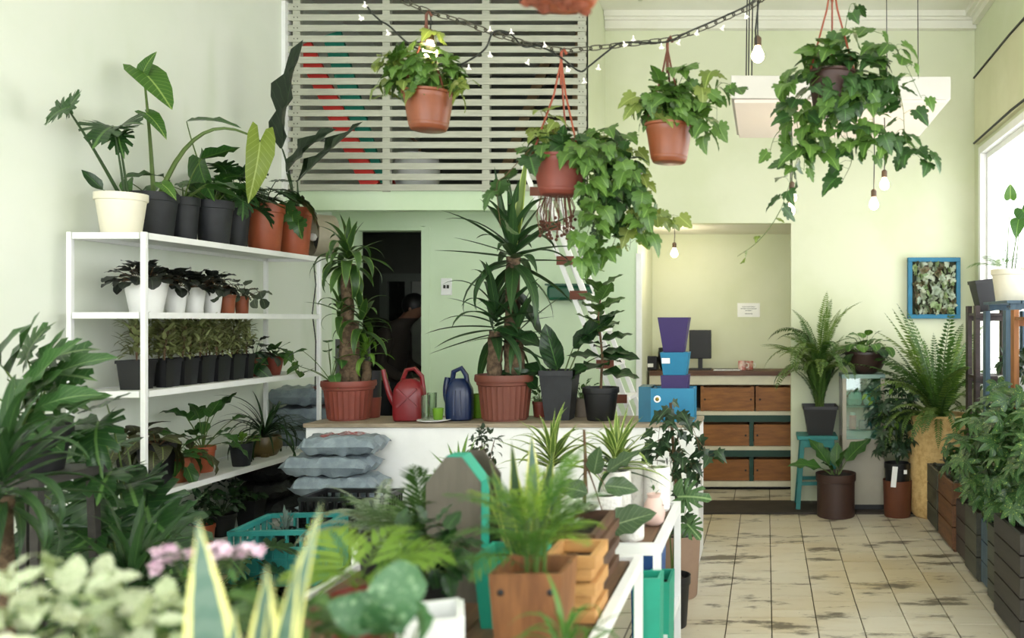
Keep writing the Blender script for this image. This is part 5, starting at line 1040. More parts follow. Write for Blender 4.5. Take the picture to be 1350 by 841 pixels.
t = thing('glass_jar', 'small red jar with white lid in the glass cabinet', 'jar', (.69, 6.95, .634)); MB().lathe([(.028, 0), (.03, .01), (.03, .1), (.02, .11), (.0002, .11)], 12).build('jar', mat('red_paint', '#b8342c'), t, smooth=True); MB().lathe([(.022, .11), (.022, .13), (.0002, .13)], 12).build('lid', M_wpot, t)
for x, c_, lb in ((-.06, '#8fd0cf', 'pale turquoise folded cloth on the glass cabinet shelf'), (.07, '#b9d8d6', 'pale blue folded cloth on the glass cabinet shelf')):
    sack('folded_cloth', lb, .12, .18, .1, (.765+x, 6.99, .8255), 0, mat('cloth'+c_[1:], c_, .8, .1), int(x*100)+30, None)['category'] = 'cloth'
t = thing('potted_begonia', 'round-leaved plant in a dark bronze bowl on the glass cabinet', 'potted plant', (.795, 6.96, 1.0745)); pot(t, .165, .175, mat('bronze_bowl', '#4e3a34', .35, .15), .08, 'bowl', lvl=.93); rosette(t, .16, 'round', G_aloc, 30, (.08, .13), (.25, 1.3), (.05, .15), 501, M_stemd, .003, .5, spread=.08); rosette(t, .16, 'round', G_deep, 7, (.1, .14), (.0, .4), (.06, .12), 502, M_stemd, .003, .5, spread=.1, az0=2.2)
t = thing('potted_aglaonema', 'broad-leaved plant in a brown cylinder pot before the teal stool', 'potted plant', (.535, 6.69, 0)); pot(t, .155, .33, M_brown, .145, 'nursery', lvl=.95)
mb = MB()
for az, e, L, pt_, k in ((2.6, .95, .27, .08, 1), (.5, .75, .3, .12, 1), (3.3, .35, .27, .1, 2), (-.9, 1.25, .2, .06, 1), (1.4, 1.2, .2, .06, 0), (-2.2, .8, .16, .05, 2)):
    p0 = Vector((math.cos(az)*.03, math.sin(az)*.03, .31)); p1 = p0+dirv(az, e+.25)*pt_; hero(t, mb, p0, p1, (0, 0, .01), leaves('broad', G_mid)[k], L, dirv(az, e), upv(az, e)+Vector((0, -.4, 0)), .006, .85)
mb.build('stem', M_stemg, t, smooth=True)
t = thing('potted_schefflera', 'tagged black nursery pot with a dark umbrella plant inside a terracotta pot', 'potted plant', (1.005, 6.68, 0)); pot(t, .112, .28, mat('rust_pot', '#80492f', .6, .15), .1, 'plain', soil=False); pot(t, .1, .24, M_black, .09, 'nursery', z=.17)
MB().mm(-.02, .02, -.003, 0, -.16, 0).build('paper_tag', M_white, t, (-.035, -.128, .4), (.12, .08, 0)); MB().mm(-.012, .012, -.003, 0, -.02, .01).build('sticker', M_white, t, (.045, -.105, .36))
bush(t, (-.02, 0, .74), (.23, .18, .34), 90, 'umbrella', G_schefd, (.06, .1), 511, M_stemd, (0, 0, .4), .3, shell=.25, stems=20, r=.004)
vine(t, [(0, -.05, .5), (-.05, -.08, .9), (-.02, -.1, 1.05), (.08, -.1, 1.0)], 8, 'ovate', G_bright, (.05, .08), 512, M_stemg); vine(t, [(0, -.05, .5), (-.15, -.1, .85), (-.22, -.1, .95)], 6, 'ovate', G_bright, (.05, .08), 513, M_stemg)
# big sandy planter with boston fern
n = N('sandy_concrete'); f_ = n.noise(22, n.coord(), 6, .7); g_ = n.noise(3, n.coord(), 3); z_ = n.add('ShaderNodeSeparateXYZ'); n.put(z_.inputs[0], n.coord())
c_ = n.mix(n.ramp(f_, .35, .7), C('#d6b77e'), C('#b8955c')); c_ = n.mix(n.math('MULTIPLY', n.ramp(g_, .5, .75), .4), c_, C('#8c7046')); n.put(n.b.inputs['Base Color'], c_); n.b.inputs['Roughness'].default_value = .9; n.bump(f_, .6, .012)
t = thing('potted_fern', 'tall sandy concrete planter with a big arching fern by the crates', 'potted plant', (1.33, 6.72, 0)); MB().lathe([(.19, 0), (.215, .03), (.225, .1), (.235, .4), (.24, .78), (.22, .78), (.21, .7), (.0003, .7)], 32).build('planter', n.m, t, smooth=True); MB().lathe([(.0003, .735), (.205, .73)], 18).build('soil', M_soil, t)
r7 = random.Random(6)
for i in range(52):
    az = i*2.4+r7.uniform(-.3, .3); e = r7.choice((r7.uniform(1.0, 1.5), r7.uniform(1.1, 1.5), r7.uniform(.4, 1.0))); L = r7.uniform(.65, 1.0) if e > 1 else r7.uniform(.45, .7); k = r7.choice([0, 0, 1]) if e > 1.2 else r7.choice([1, 2, 3])
    d_ = dirv(az, e)
    if 1.33+d_.x*L*.8 > 1.6: d_.x *= .15; d_.y -= .2
    if 6.72+d_.y*L*.8 > 7.05: d_.y *= -.5
    d_.normalize(); place(t, (FR if r7.random() < .5 else FD)[k], (math.cos(az)*.03, math.sin(az)*.03, .73), d_, upv(az, e), (L*.85, L, L), 'frond')
for (px, py, k, L) in ((1165, 600, 3, .5), (1200, 620, 3, .45), (1185, 560, 2, .5), (1230, 640, 3, .5)):
    q = W(px, py, 6.5)-t.location; d_ = Vector((q.x, q.y, .35)).normalized(); place(t, FR[k], (d_.x*.15, d_.y*.15, .74), d_, (0, 0, 1), (L, L, L), 'frond')
# succulent picture on the wall
t = thing('living_picture', 'bright blue wooden frame filled with live succulents on the wall', 'wall planter', ((1230-CX)/F*YB, YB-.002, EYE-(380-HY)/F*YB)); fw_, fh = .215, .25; M_frb = mat('frame_blue', '#1487b0', .5, .12)
for (a, b, c_, d_) in ((-fw_, fw_, fh-.035, fh), (-fw_, fw_, -fh, -fh+.035), (-fw_, -fw_+.035, -fh+.035, fh-.035), (fw_-.035, fw_, -fh+.035, fh-.035)): MB().mm(a, b, -.06, 0, c_, d_).build('frame_bar', M_frb, t, bevel=.003)
MB().mm(-fw_+.035, fw_-.035, -.03, 0, -fh+.035, fh-.035).build('moss_bed', mat('moss', '#4a5038', .95, .4, 30, bump=.6), t)
def rosm(m, n, seed):
    r8 = random.Random(seed); v = []; f = []; S = []; Tt = []; src = leaves('tiny', m)[1]
    for k in range(n):
        az = k*2.4; q = k/n; e = 1.35-1.1*q; y = dirv(az, e); z = upv(az, e); x = y.cross(z); L = .35+.65*q; o = len(v)
        for vv in src.vertices: v.append(tuple((x*vv.co.x*1.7+y*vv.co.y+z*vv.co.z)*L))
        f += [tuple(i+o for i in pl.vertices) for pl in src.polygons]; S += [d_.value for d_ in src.attributes['s'].data]; Tt += [d_.value for d_ in src.attributes['t'].data]
    return fin(v, f, S, Tt, m, 'rosette')
RS = [rosm(G_succ, 20, 1), rosm(G_succ2, 24, 2), rosm(G_succ3, 18, 3), rosm(G_succ2, 14, 4)]
r8 = random.Random(4)
for i in range(9):
    for j in range(11):
        x = -fw_+.05+(i+.5)/9*(2*fw_-.1)+r8.uniform(-.014, .014); z = -fh+.04+(j+.5)/11*(2*fh-.08)+r8.uniform(-.014, .014); s = r8.uniform(.034, .055); o = ob('rosette', r8.choice(RS), t, (x, -.045+r8.uniform(-.015, .01), z), (PI/2+r8.uniform(-.4, .4), r8.uniform(-.4, .4), r8.uniform(0, 6))); o.scale = (s, s, s)
# slatted crates along the window wall
def slatcrate(label, x0, x1, y0, y1, h, m, rows, legs=False, cap=True, z0=.0):
    t = thing('wooden_crate', label, 'crate', (x0, y0, z0)); L = y1-y0; Wd = x1-x0; sh = (h-.02)/rows
    pl = MB().mm(0, .016, 0, L, .003, sh-.005).mesh('slat', m); pe = MB().mm(.016, Wd-.016, 0, .016, .003, sh-.005).mesh('slat', m)
    for k in range(rows):
        for x in (0, Wd-.016): ob('slat', pl, t, (x, 0, .02+k*sh))
        for y in (0, L-.016): ob('slat', pe, t, (0, y, .02+k*sh))
    for x in (.018, Wd-.05):
        for y in (.018, L-.05): MB().mm(x, x+.032, y, y+.032, 0, h-.01).build('corner_post', m, t)
    MB().mm(.016, Wd-.016, .016, L-.016, .02, .03).build('base', m, t); MB().mm(.018, Wd-.018, .018, L-.018, .031, h*.88).build('soil', M_soil, t)
    return t
W_gr = woodmat('grey_green_board', '#4c4c40', '#383a32', (9, 1, 9), 4); W_br = woodmat('warm_brown_board', '#7a5232', '#553621', (9, 1, 9), 4); W_pu = woodmat('dark_plum_board', '#3f3230', '#2c2322', (9, 1, 9), 4); W_dk = woodmat('charcoal_board', '#3b3733', '#2a2725', (9, 1, 9), 4); W_bl = woodmat('blue_grey_board', '#47606e', '#33495a', (9, 9, 1), 4)
slatcrate('grey-green slatted crate on the floor beside the sandy planter', 1.2, 1.41, 6.12, 6.5, .44, W_gr, 3)
slatcrate('warm brown slatted crate on the floor next to the grey-green one', 1.2, 1.41, 5.63, 6.08, .45, W_br, 3)
slatcrate('dark plum low crate on the floor between brown and green crates', 1.22, 1.41, 5.3, 5.6, .36, W_pu, 3)
slatcrate('dark green-grey crate on the floor under the umbrella plant', 1.2, 1.41, 4.98, 5.26, .4, W_gr, 3)
slatcrate('blue-grey low crate on the floor under the umbrella plant', 1.22, 1.41, 4.72, 4.95, .38, W_bl, 3)
slatcrate('narrow grey crate on the floor against the big charcoal planter', 1.19, 1.41, 4.5, 4.69, .42, W_gr, 4)
slatcrate('big charcoal slatted planter on the floor under the umbrella plant', 1.165, 1.6, 4.0, 4.46, .52, W_dk, 5)
for i, (y, lb) in enumerate(((6.32, 'low cushion of dark leaves growing in the grey-green crate'), (5.86, 'low cushion of dark leaves growing in the warm brown crate'))):
    t = thing('crate_plant', lb, 'plant', (1.305, y, .39)); bush(t, (0, 0, .05), (.09, .15, .05), 40, 'ovate', G_pep, (.05, .08), 520+i, M_stemd, (0, 0, 0), 0)
def schef(label, loc_, c, rad, n, seed, base):
    t = thing('umbrella_plant', label, 'plant', loc_); bush(t, c, rad, n, 'umbrella', G_schef, (.075, .12), seed, M_stemd, base, .35, shell=.3, stems=26, r=.006); return t
schef('glossy variegated umbrella plant spilling over the crates by the window', (1.31, 4.85, .33), (.02, -.08, .42), (.3, .42, .4), 190, 530, (0, 0, 0))
schef('large variegated umbrella plant growing in the big charcoal planter', (1.38, 4.25, .46), (.02, .1, .3), (.28, .32, .34), 150, 531, (0, 0, 0))
schef('small umbrella plant hanging over the plum crate', (1.315, 5.45, .32), (0, 0, .3), (.22, .22, .24), 60, 532, (0, 0, 0))
# racks
def rack(label, x0, x1, y0, y1, zs, m, h, sm=None, name='plant_rack'):
    t = thing(name, label, 'rack', (x0, y0, 0)); Wd, L = x1-x0, y1-y0
    for x in (0, Wd-.03):
        for y in (0, L-.07): MB().mm(x, x+.03, y, y+.07, 0, h).build('post', m, t)
    for z in zs:
        for y in (.02, L-.05): MB().mm(.03, Wd-.03, y, y+.03, z-.035, z).build('rail', m, t)
        k = 3; ww_ = Wd/k
        for i in range(k): MB().mm(i*ww_+.004, (i+1)*ww_-.004, -.01, L+.01, z+.0005, z+.018).build('shelf_plank', sm or m, t)
    bm = MB().lathe([(.006, 0), (.006, .003), (.0001, .004)], 6).mesh('bolt', M_wire)
    for z in zs:
        for x in (.008, .022): ob('bolt', bm, t, (x, 0, z-.02), (PI/2, 0, 0))
    return t
rack('dark brown timber rack behind the crates, nearest the fern', 1.43, 1.7, 5.95, 6.25, (1.1, 1.53), W_pu, 1.6)
rack('blue-grey timber rack against the window wall carrying the cream pot', 1.43, 1.7, 5.2, 5.75, (1.0, 1.6), W_bl, 1.56)
rack('raw pine rack at the window wall nearest the big charcoal planter', 1.43, 1.7, 4.62, 5.1, (.95, 1.5), woodmat('raw_pine', '#a9713d', '#7d4d26', (9, 9, 1), 4), 1.56)
t = thing('potted_monstera', 'cream rimmed pot with a young split-leaf plant on the blue-grey rack', 'potted plant', (1.545, 5.5, 1.6185)); pot(t, .125, .2, M_cream, .095); mb = MB(); MO = leaves('heart', G_mid)
hero(t, mb, (-.03, 0, .18), loc(t, 1332, 262, 5.45), (0, 0, .05), leaves('heart', G_aloc)[1], .09, (-.1, -.4, .9), (-.2, -.9, .1), .004); hero(t, mb, (.0, 0, .18), loc(t, 1347, 275, 5.45), (0, 0, .05), MO[1], .14, (.3, -.5, -.7), (-.3, -.8, .4), .005); hero(t, mb, (.02, 0, .18), loc(t, 1343, 290, 5.4), (.02, 0, .05), MO[2], .11, (-.3, -.5, -.7), (-.3, -.8, .4), .004)
rosette(t, .18, 'finepalm', G_palm, 12, (.16, .24), (.4, 1.3), (.02, .05), 602, M_stemg, .002, .2, xy=(-.05, -.02), name='frond'); mb.build('stem', M_stemg, t, smooth=True)
t = thing('flower_pot', 'tilted black square pot wedged on the dark brown rack', 'pot', (1.53, 6.08, 1.56), rot=(0, -.12, .1)); sqpot(t, .15, .22, M_black, .1)
t = thing('potted_succulent', 'white bowl of small leafy plants on the lower blue-grey shelf', 'potted plant', (1.56, 5.45, 1.0185)); pot(t, .11, .13, M_wpot, .08, 'plain'); bush(t, (0, 0, .2), (.13, .12, .09), 50, 'ovate', G_deep, (.07, .11), 605, M_stemd, (0, 0, .1), 0)
t = thing('potted_succulent', 'small dark leafy pot on the lower raw pine shelf', 'potted plant', (1.57, 4.88, .9685)); pot(t, .09, .14, M_wpot, .07, 'plain'); bush(t, (0, 0, .25), (.12, .14, .15), 50, 'ovate', G_deep, (.07, .11), 606, M_stemd, (0, 0, .1), 0)

# ================================================================== DISPLAY TABLES IN FRONT
TZ = .65
M_board = woodmat('worn_table_board', '#7d5f45', '#5c4431', (9, 1, 9), 4)
def table(label, x0, x1, y0, y1, planks):
    t = thing('display_table', label, 'table', (x0, y0, 0)); Wd, L = x1-x0, y1-y0
    for x in (0, Wd-.04):
        xo = x if x == 0 else x+.012; MB().mm(xo, xo+.028, 0, L, TZ-.03, TZ+.012).build('frame_rail', M_white, t)
        for y in (0, L-.03): MB().mm(xo, xo+.028, y, y+.03, 0, TZ-.03).build('leg', M_white, t)
        MB().mm(xo+.003, xo+.025, .03, L-.03, .2, .23).build('lower_rail', M_white, t)
    for y in (0, L-.03): MB().mm(.028, Wd-.028, y, y+.03, TZ-.03, TZ+.012).build('frame_rail', M_white, t)
    w = (Wd-.08)/planks
    for k in range(planks): MB().mm(.04+k*w+.002, .04+(k+1)*w-.002, .04, L-.04, TZ-.02, TZ).build('plank', M_board, t)
    return t
table('long white-framed display table carrying the turquoise and wooden planters', -1.42, -.44, .95, 3.12, 8)
table('short white-framed display table carrying the white textured pots', -1.55, -.395, 3.26, 4.04, 8)
# --- far table
n = N('white_textured_ceramic'); n.put(n.b.inputs['Base Color'], C('#eceae4')); n.b.inputs['Roughness'].default_value = .7; v_ = n.add('ShaderNodeTexVoronoi'); v_.inputs['Scale'].default_value = 70; n.put(v_.inputs['Vector'], n.coord()); n.bump(v_.outputs[0], .6, .006); M_tex = n.m
def tp(px, Y, dz=0): return ((px-CX)/F*Y, Y, TZ+.0005+dz)
def texpot(T, r, h, bumps=True):
    pr = [(r*.92, 0), (r*.98, .004)]+[(r*(1+(.025 if k % 2 else 0)), .01+(h-.02)*k/14) for k in range(15)]+[(r*.98, h), (r*.86, h), (r*.85, h*.2)]
    MB().lathe(pr, 28).build('pot', M_tex, T, smooth=True); MB().lathe([(.0002, h*.93), (r*.84, h*.92)], 14).build('soil', M_soil, T)
t = thing('potted_succulent', 'white textured cylinder pot with a low rosette at the table corner', 'potted plant', tp(866, 3.9)); texpot(t, .058, .195)
for k in range(5): a = k*1.26; o = ob('rosette', RS[k % 4], t, (math.cos(a)*.025, math.sin(a)*.025, .185), (0, 0, k)); o.scale = (.03, .03, .03)
t = thing('potted_dracaena', 'spiky light green dracaena in a white textured pot beside the ivy', 'potted plant', tp(812, 3.78)); texpot(t, .065, .2); tuft(t, (0, 0, .24), 'yucca', G_spike, 44, (.2, .3), (-.1, 1.5), 611, 1.25, axis_h=.08); tuft(t, (0, 0, .22), 'yucca', G_yucca, 14, (.18, .26), (-.2, .8), 612, 1.25, axis_h=.05)
t = thing('potted_dracaena', 'spiky light green dracaena behind the feathery palm', 'potted plant', tp(728, 3.75)); texpot(t, .06, .19); tuft(t, (0, 0, .25), 'yucca', G_spike, 40, (.2, .3), (.1, 1.5), 613, 1.2, axis_h=.08)
t = thing('potted_polyscias', 'thin dark lacy plant in a white pot on the far display table', 'potted plant', tp(640, 3.85)); pot(t, .05, .15, M_wpot, .04, 'plain'); bush(t, (0, 0, .3), (.07, .07, .1), 70, 'tiny', G_strel, (.03, .05), 614, M_stemr, (0, 0, .13), 0)
t = thing('potted_dracaena', 'smallest spiky green plant, beside the thin lacy dark plant', 'potted plant', tp(606, 3.7)); pot(t, .05, .14, M_wpot, .04, 'plain'); tuft(t, (0, 0, .17), 'yucca', G_bright, 24, (.14, .24), (.1, 1.5), 615, 1.2, axis_h=.05)
for px, Y, r, h, lb in ((838, 3.95, .06, .2, 'white textured pot behind the cylinder pot by the ivy'), (800, 3.55, .06, .14, 'white textured bowl pot beside the rubber plant leaves'), (833, 3.38, .047, .1, 'small white pot at the table end near the rubber leaf')):
    t = thing('flower_pot', lb, 'pot', tp(px, Y)); texpot(t, r, h)
t = thing('flower_pot', 'small blush pink rounded pot at the edge of the far table', 'pot', tp(862, 3.62)); MB().lathe([(.025, 0), (.04, .012), (.048, .05), (.035, .1), (.025, .115), (.03, .13), (.022, .13), (.0002, .11)], 20).build('pot', mat('blush_ceramic', '#dfc0b6', .5, .08), t, smooth=True); tuft(t, (0, 0, .125), 'tiny', G_mid, 10, (.03, .05), (.2, 1.4), 616)
t = thing('potted_rubber', 'rubber plant with four broad grey-green leaves reaching over the table', 'potted plant', tp(770, 3.42)); pot(t, .07, .13, M_wpot, .055, 'plain'); mb = MB(); RB = leaves('broad', G_rubber); Y = 3.3
mb.tube([(0, 0, .1), (.01, -.02, .3), (.0, 0, .42)], [.008, .007, .005], 6)
for (px, py, d_, nn, L, k) in ((800, 695, (.95, -.1, .32), (-.25, -.75, .6), .2, 0), (797, 640, (.95, -.1, -.05), (-.1, -.8, .6), .13, 1), (800, 622, (.75, .2, .5), (-.5, -.5, .7), .15, 0), (775, 650, (-.8, -.2, .3), (.3, -.7, .6), .13, 1), (783, 625, (.2, -.3, .8), (-.2, -.9, .2), .12, 0)): hero(t, mb, (0, 0, .3), loc(t, px, py, Y), (0, 0, .03), RB[k], L, d_, nn, .004, 1.05)
mb.build('stem', M_stemr, t, smooth=True)
# --- near table: planters made of stacked wooden courses
def louvre(label, x0, x1, y0, y1, z1, m, n_, name='wooden_planter'):
    t = thing(name, label, 'planter', ((x0+x1)/2, (y0+y1)/2, TZ+.0005)); Wd, L, H = x1-x0, y1-y0, z1-TZ; c_ = H/n_
    for k in range(n_):
        q = .012 if k % 2 else 0; a, b = Wd/2-q, L/2-q; z0 = k*c_+.001; z2 = (k+1)*c_-.003
        for s in (-1, 1):
            MB().mm(-a, a, s*(b-.009)-.009, s*(b-.009)+.009, z0, z2).build('slat', m, t); MB().mm(s*(a-.009)-.009, s*(a-.009)+.009, -b+.018, b-.018, z0, z2).build('slat', m, t)
    MB().mm(-Wd/2+.03, Wd/2-.03, -L/2+.03, L/2-.03, .002, H*.8).build('soil', M_soil, t); return t
louvre('dark brown planter of stacked grooved slats with grey succulents', -.78, -.515, 2.68, 3.06, .84, woodmat('dark_slat_wood', '#6d4f3a', '#4a3426', (1, 1, 6), 5), 6)
t = thing('succulent_clump', 'grey-blue succulents growing in the dark grooved planter', 'plant', (-.66, 2.88, .81)); mb = MB()
for i in range(16):
    r9 = random.Random(i); o = ob('rosette', RS[1 if i % 3 else 3], t, (r9.uniform(-.1, .07), r9.uniform(-.14, .14), .03+r9.uniform(0, .03)), (r9.uniform(-.4, .4), r9.uniform(-.4, .4), i)); s = r9.uniform(.035, .06); o.scale = (s, s, s)
tuft(t, (-.05, 0, .03), 'ovate', leafmat('leaf_bluegrey', '#7d9a98', '#9ab3ae'), 18, (.08, .14), (.3, 1.4), 620, .6)
louvre('light pine planter with saw-tooth stacked slats', -.625, -.478, 2.44, 2.64, .84, woodmat('light_pine', '#d3a368', '#b4834c', (1, 1, 6), 5), 5)
p_ = planter('turquoise tapered planter holding the snake plant', M_mint, .175, .14, .2, (-.715, 2.47, TZ+.0005)); MB().mm(-.07, .07, -.07, .07, .15, .17).build('soil', M_soil, p_); MB().lathe([(.0002, -.01), (.014, -.006), (.018, 0), (.01, .008), (.0002, .01)], 8, (-.02, -.04, .182)).build('pebble', mat('blue_stone', '#5f9fd6', .4), p_, smooth=True)
p_ = planter('honey-brown wooden tapered planter holding the feathery palm', woodmat('honey_wood', '#9a683c', '#6a4222', (6, 6, .6), 5), .178, .15, .235, (-.583, 2.2, TZ+.0005)); MB().mm(-.072, .072, -.072, .072, .17, .195).build('soil', M_soil, p_); MB().lathe([(.0002, -.01), (.016, -.006), (.022, 0), (.012, .008), (.0002, .01)], 8, (-.03, -.06, .207)).build('pebble', mat('blue_stone', '#5f9fd6'), p_, smooth=True)
kb = MB().lathe([(.008, 0), (.008, .004), (.0001, .006)], 8).mesh('screw', M_wire)
for x in (-.06, .06):
    for z in (.04, .19): ob('screw', kb, p_, (x, -.089+(.235-z)*.06, z), (PI/2, 0, 0))
t = thing('snake_plant', 'upright snake plant with yellow-edged leaves in the turquoise planter', 'plant', (-.715, 2.47, TZ+.171)); SW = leaves('sword', G_sans); SD = leaves('sword', leafmat('leaf_sansevieria_dark', '#3f5f3a', '#567a48', margin='#b9bf62', mfrom=.72, mto=.82, bands='#2d4a30'))
for i, (x, d_, L, k) in enumerate(((.02, (-.3, 0, 1), .3, 0), (.03, (-.08, -.05, 1), .34, 1), (.045, (.02, 0, 1), .36, 2), (.02, (-.42, .05, .9), .28, 3), (.05, (.25, 0, 1), .32, 0), (.03, (-.15, .1, 1), .27, 2), (.055, (.12, .1, 1), .27, 1))): place(t, (SW if i == 2 else SD)[k], (x, (i % 3-1)*.02, 0), d_, (random.Random(i).uniform(-.9, .9), -1, 0), (L*.9, L, L))
t = thing('parlour_palm', 'feathery bright green palm growing in the honey-brown planter', 'plant', (-.583, 2.2, TZ+.196)); PA = leaves('palm', G_palm); PL = leaves('palm', G_palml); PE = leaves('finepalm', G_palm); PF = leaves('finepalm', G_palml); r9 = random.Random(3)
for i in range(30):
    az = i*2.4+r9.uniform(-.3, .3); e = r9.uniform(.75, 1.5); L = r9.uniform(.17, .27); z = r9.uniform(.02, .14); place(t, (PF if r9.random() < .35 else PE)[r9.randrange(4)], (math.cos(az)*.02, math.sin(az)*.02, z), dirv(az, e), upv(az, e), L, 'frond')
MB().tube([(0, 0, -.005), (.01, 0, .1), (0, 0, .17)], .008, 6).tube([(.02, .01, -.005), (.025, 0, .1), (.03, 0, .16)], .006, 6).tube([(-.02, .01, -.005), (-.025, 0, .1), (-.02, 0, .15)], .006, 6).build('stem', M_stemg, t, smooth=True)
# octagonal boards
def octboard(label, px, Y, ztop, w, m, edge):
    t = thing('planter_back_board', label, 'board', ((px-CX)/F*Y, Y, TZ+.0005)); h = ztop-TZ; c_ = w*.36
    P = [(-w/2, 0), (w/2, 0), (w/2, h-c_*1.3), (w/2-c_, h), (-w/2+c_, h), (-w/2, h-c_*1.3)]
    MB().prism([(x*.985, z-.003 if z > .1 else z) for x, z in P], 'y', 0, .012).build('panel', m, t, recalc=True)
    if edge: MB().prism(P, 'y', .0125, .085).build('edge_band', M_mint, t, recalc=True)
    else: MB().mm(-w*.35, w*.35, .012, .03, h*.3, h*.36).build('batten', m, t)
W_gb = woodmat('grey_brown_ply', '#5c5649', '#4a4537', (9, 9, 1), 3)
octboard('octagonal grey-brown board with a turquoise edge on the long table', 597, 2.62, 1.09, .165, W_gb, True)
octboard('plain octagonal dark board behind the turquoise-edged one', 627, 2.8, 1.085, .16, woodmat('dark_ply', '#4a4236', '#3a3328', (9, 9, 1), 3), False)
# --- under and beside the tables
p_ = planter('tall turquoise planter under the edge of the display tables', M_mint, .1, .09, .57, (-.43, 3.19, .0005), d=.11); MB().mm(-.035, .035, -.04, .04, .5, .53).build('soil', M_soil, p_)
p_ = planter('shorter turquoise planter beside the aisle leg of the far table', M_mint, .1, .09, .44, (-.44, 3.62, .0005), d=.2); MB().mm(-.035, .035, -.08, .08, .38, .4).build('soil', M_soil, p_)
planter('deep blue planter standing under the far display table', mat('royal_blue', '#155fae', .45, .1), .14, .12, .5, (-.52, 3.85, .0005))
planter('pale blue low box on the floor under the long display table', mat('pale_blue_box', '#8fb3c4', .5, .1), .3, .28, .3, (-.66, 2.8, .0005))
t = thing('potted_ivy', 'tan pot with dark ivy climbing a stake at the counter end', 'potted plant', (-.47, 4.75, 0)); pot(t, .115, .34, mat('tan_pot', '#c4a38c', .6, .1), .095, 'plain'); MB().tube([(0, 0, .3), (-.03, 0, .7), (-.05, 0, 1.05)], .009, 6).build('stake', M_stemr, t)
G_iv2 = leafmat('leaf_english_ivy', '#1f3a26', '#33552f', '#5d7d55', rough=.3)
for i, pts in enumerate([((0, 0, .33), (-.03, -.03, .6), (-.06, -.02, .85), (-.04, -.02, 1.06)), ((-.05, -.02, .95), (.02, -.05, 1.0), (.1, -.05, .85), (.12, -.03, .6)), ((-.05, -.02, .9), (.06, -.04, .9), (.16, -.05, .78), (.2, -.05, .8)), ((-.05, 0, .8), (-.12, -.05, .85), (-.17, -.05, .75)), ((0, 0, .34), (.05, -.08, .55), (.03, -.08, .75), (-.02, -.04, .9)), ((-.04, 0, .8), (.05, -.05, .75), (.1, -.06, .65)), ((-.05, 0, 1), (-.1, -.04, .95), (-.12, -.05, .7))]): vine(t, pts, 15 if i == 0 else 9, 'ivy', G_iv2, (.06, .1), 640+i, M_stemr, jit=.035)
t = thing('potted_monstera', 'split monstera leaf rising from a hidden dark pot by the far table', 'potted plant', (-.46, 4.28, 0)); pot(t, .09, .25, M_black, .07); mb = MB(); MN = leaves('monst', leafmat('leaf_monstera', '#4d7a46', '#6a9858', '#a5c28a', rough=.25))
for (px, py, d_, nn, L, k) in ((893, 655, (.9, -.25, .12), (-.1, -.75, .65), .16, 1), (880, 668, (-.6, -.5, .1), (.1, -.7, .7), .12, 2), (905, 690, (.5, -.6, -.3), (-.1, -.7, .6), .11, 1)): hero(t, mb, (0, 0, .23), loc(t, px, py, 4.2), (0, 0, .08), MN[k], L, d_, nn, .005, 1.1)
mb.build('stem', M_stemg, t, smooth=True)
# --- blurred front plants on the long table
def fp(px, Y): return ((px-CX)/F*Y, Y, TZ+.0005)
for i, (px, Y, zc, rad, n_, g) in enumerate(((60, 1.42, .335, (.16, .12, .12), 130, 'cream mottled bushy plant at the wall end of the long table'), (178, 1.36, .33, (.13, .11, .1), 110, 'cream mottled bushy plant next to the snake plant'), (20, 1.22, .29, (.13, .08, .1), 60, 'palest cream mottled plant at the table corner'))):
    t = thing('variegated_plant', g, 'potted plant', fp(px, Y)); pot(t, .08, .16, M_terra, .06); bush(t, (0, 0, zc), rad, n_, 'broad', G_var if i < 2 else G_var2, (.04, .075), 650+i, M_stemg, (0, 0, .15), .1, shell=.3, stems=16, r=.003); bush(t, (0, 0, zc-.05), rad, n_//3, 'broad', G_ficus, (.04, .07), 660+i, M_stemg, (0, 0, .15), .1, shell=.2, stems=4)
t = thing('potted_snake_plant', 'snake plant with wide cream-edged sword leaves beside the mottled plants', 'potted plant', fp(318, 1.3)); pot(t, .075, .14, M_terra, .06); SW = leaves('sword', G_sans)
for (bpx, tx, ty, k, ws, nn) in ((290, 262, 682, 1, 1.25, (.25, -1, 0)), (345, 418, 662, 2, .8, (-.2, -1, 0)), (352, 396, 720, 1, .6, (.5, -.8, 0)), (335, 352, 742, 1, .9, (.3, -1, 0)), (370, 360, 760, 2, .6, (.7, -.7, 0)), (300, 310, 800, 1, .9, (-.2, -1, 0))):
    b_ = Vector(((bpx-318)/F*1.3*.6, random.Random(tx).uniform(-.02, .02), .12)); tip = W(tx, ty, 1.28)-t.location; L = (tip-b_).length; place(t, SW[k], b_, tip-b_, nn, (.42*ws, L, L*.5))
t = thing('potted_kalanchoe', 'pot of small pink flower clusters behind the cream-edged snake plant', 'potted plant', fp(278, 1.75)); pot(t, .07, .14, M_terra, .055); bush(t, (0, 0, .24), (.13, .1, .09), 60, 'broad', G_ficus, (.04, .07), 670, M_stemg, (0, 0, .13), 0)
pf = MB()
for k in range(5): a = 2*PI*k/5; u = Vector((math.cos(a), math.sin(a), .2)); v = Vector((-math.sin(a), math.cos(a), 0)); pf.add([(0, 0, 0), u*.006+v*.005, u*.013, u*.006-v*.005], [(0, 1, 2, 3)])
pfm = pf.mesh('flower', mat('pink_petal', '#e8cbdb', .6, .2)); r9 = random.Random(7)
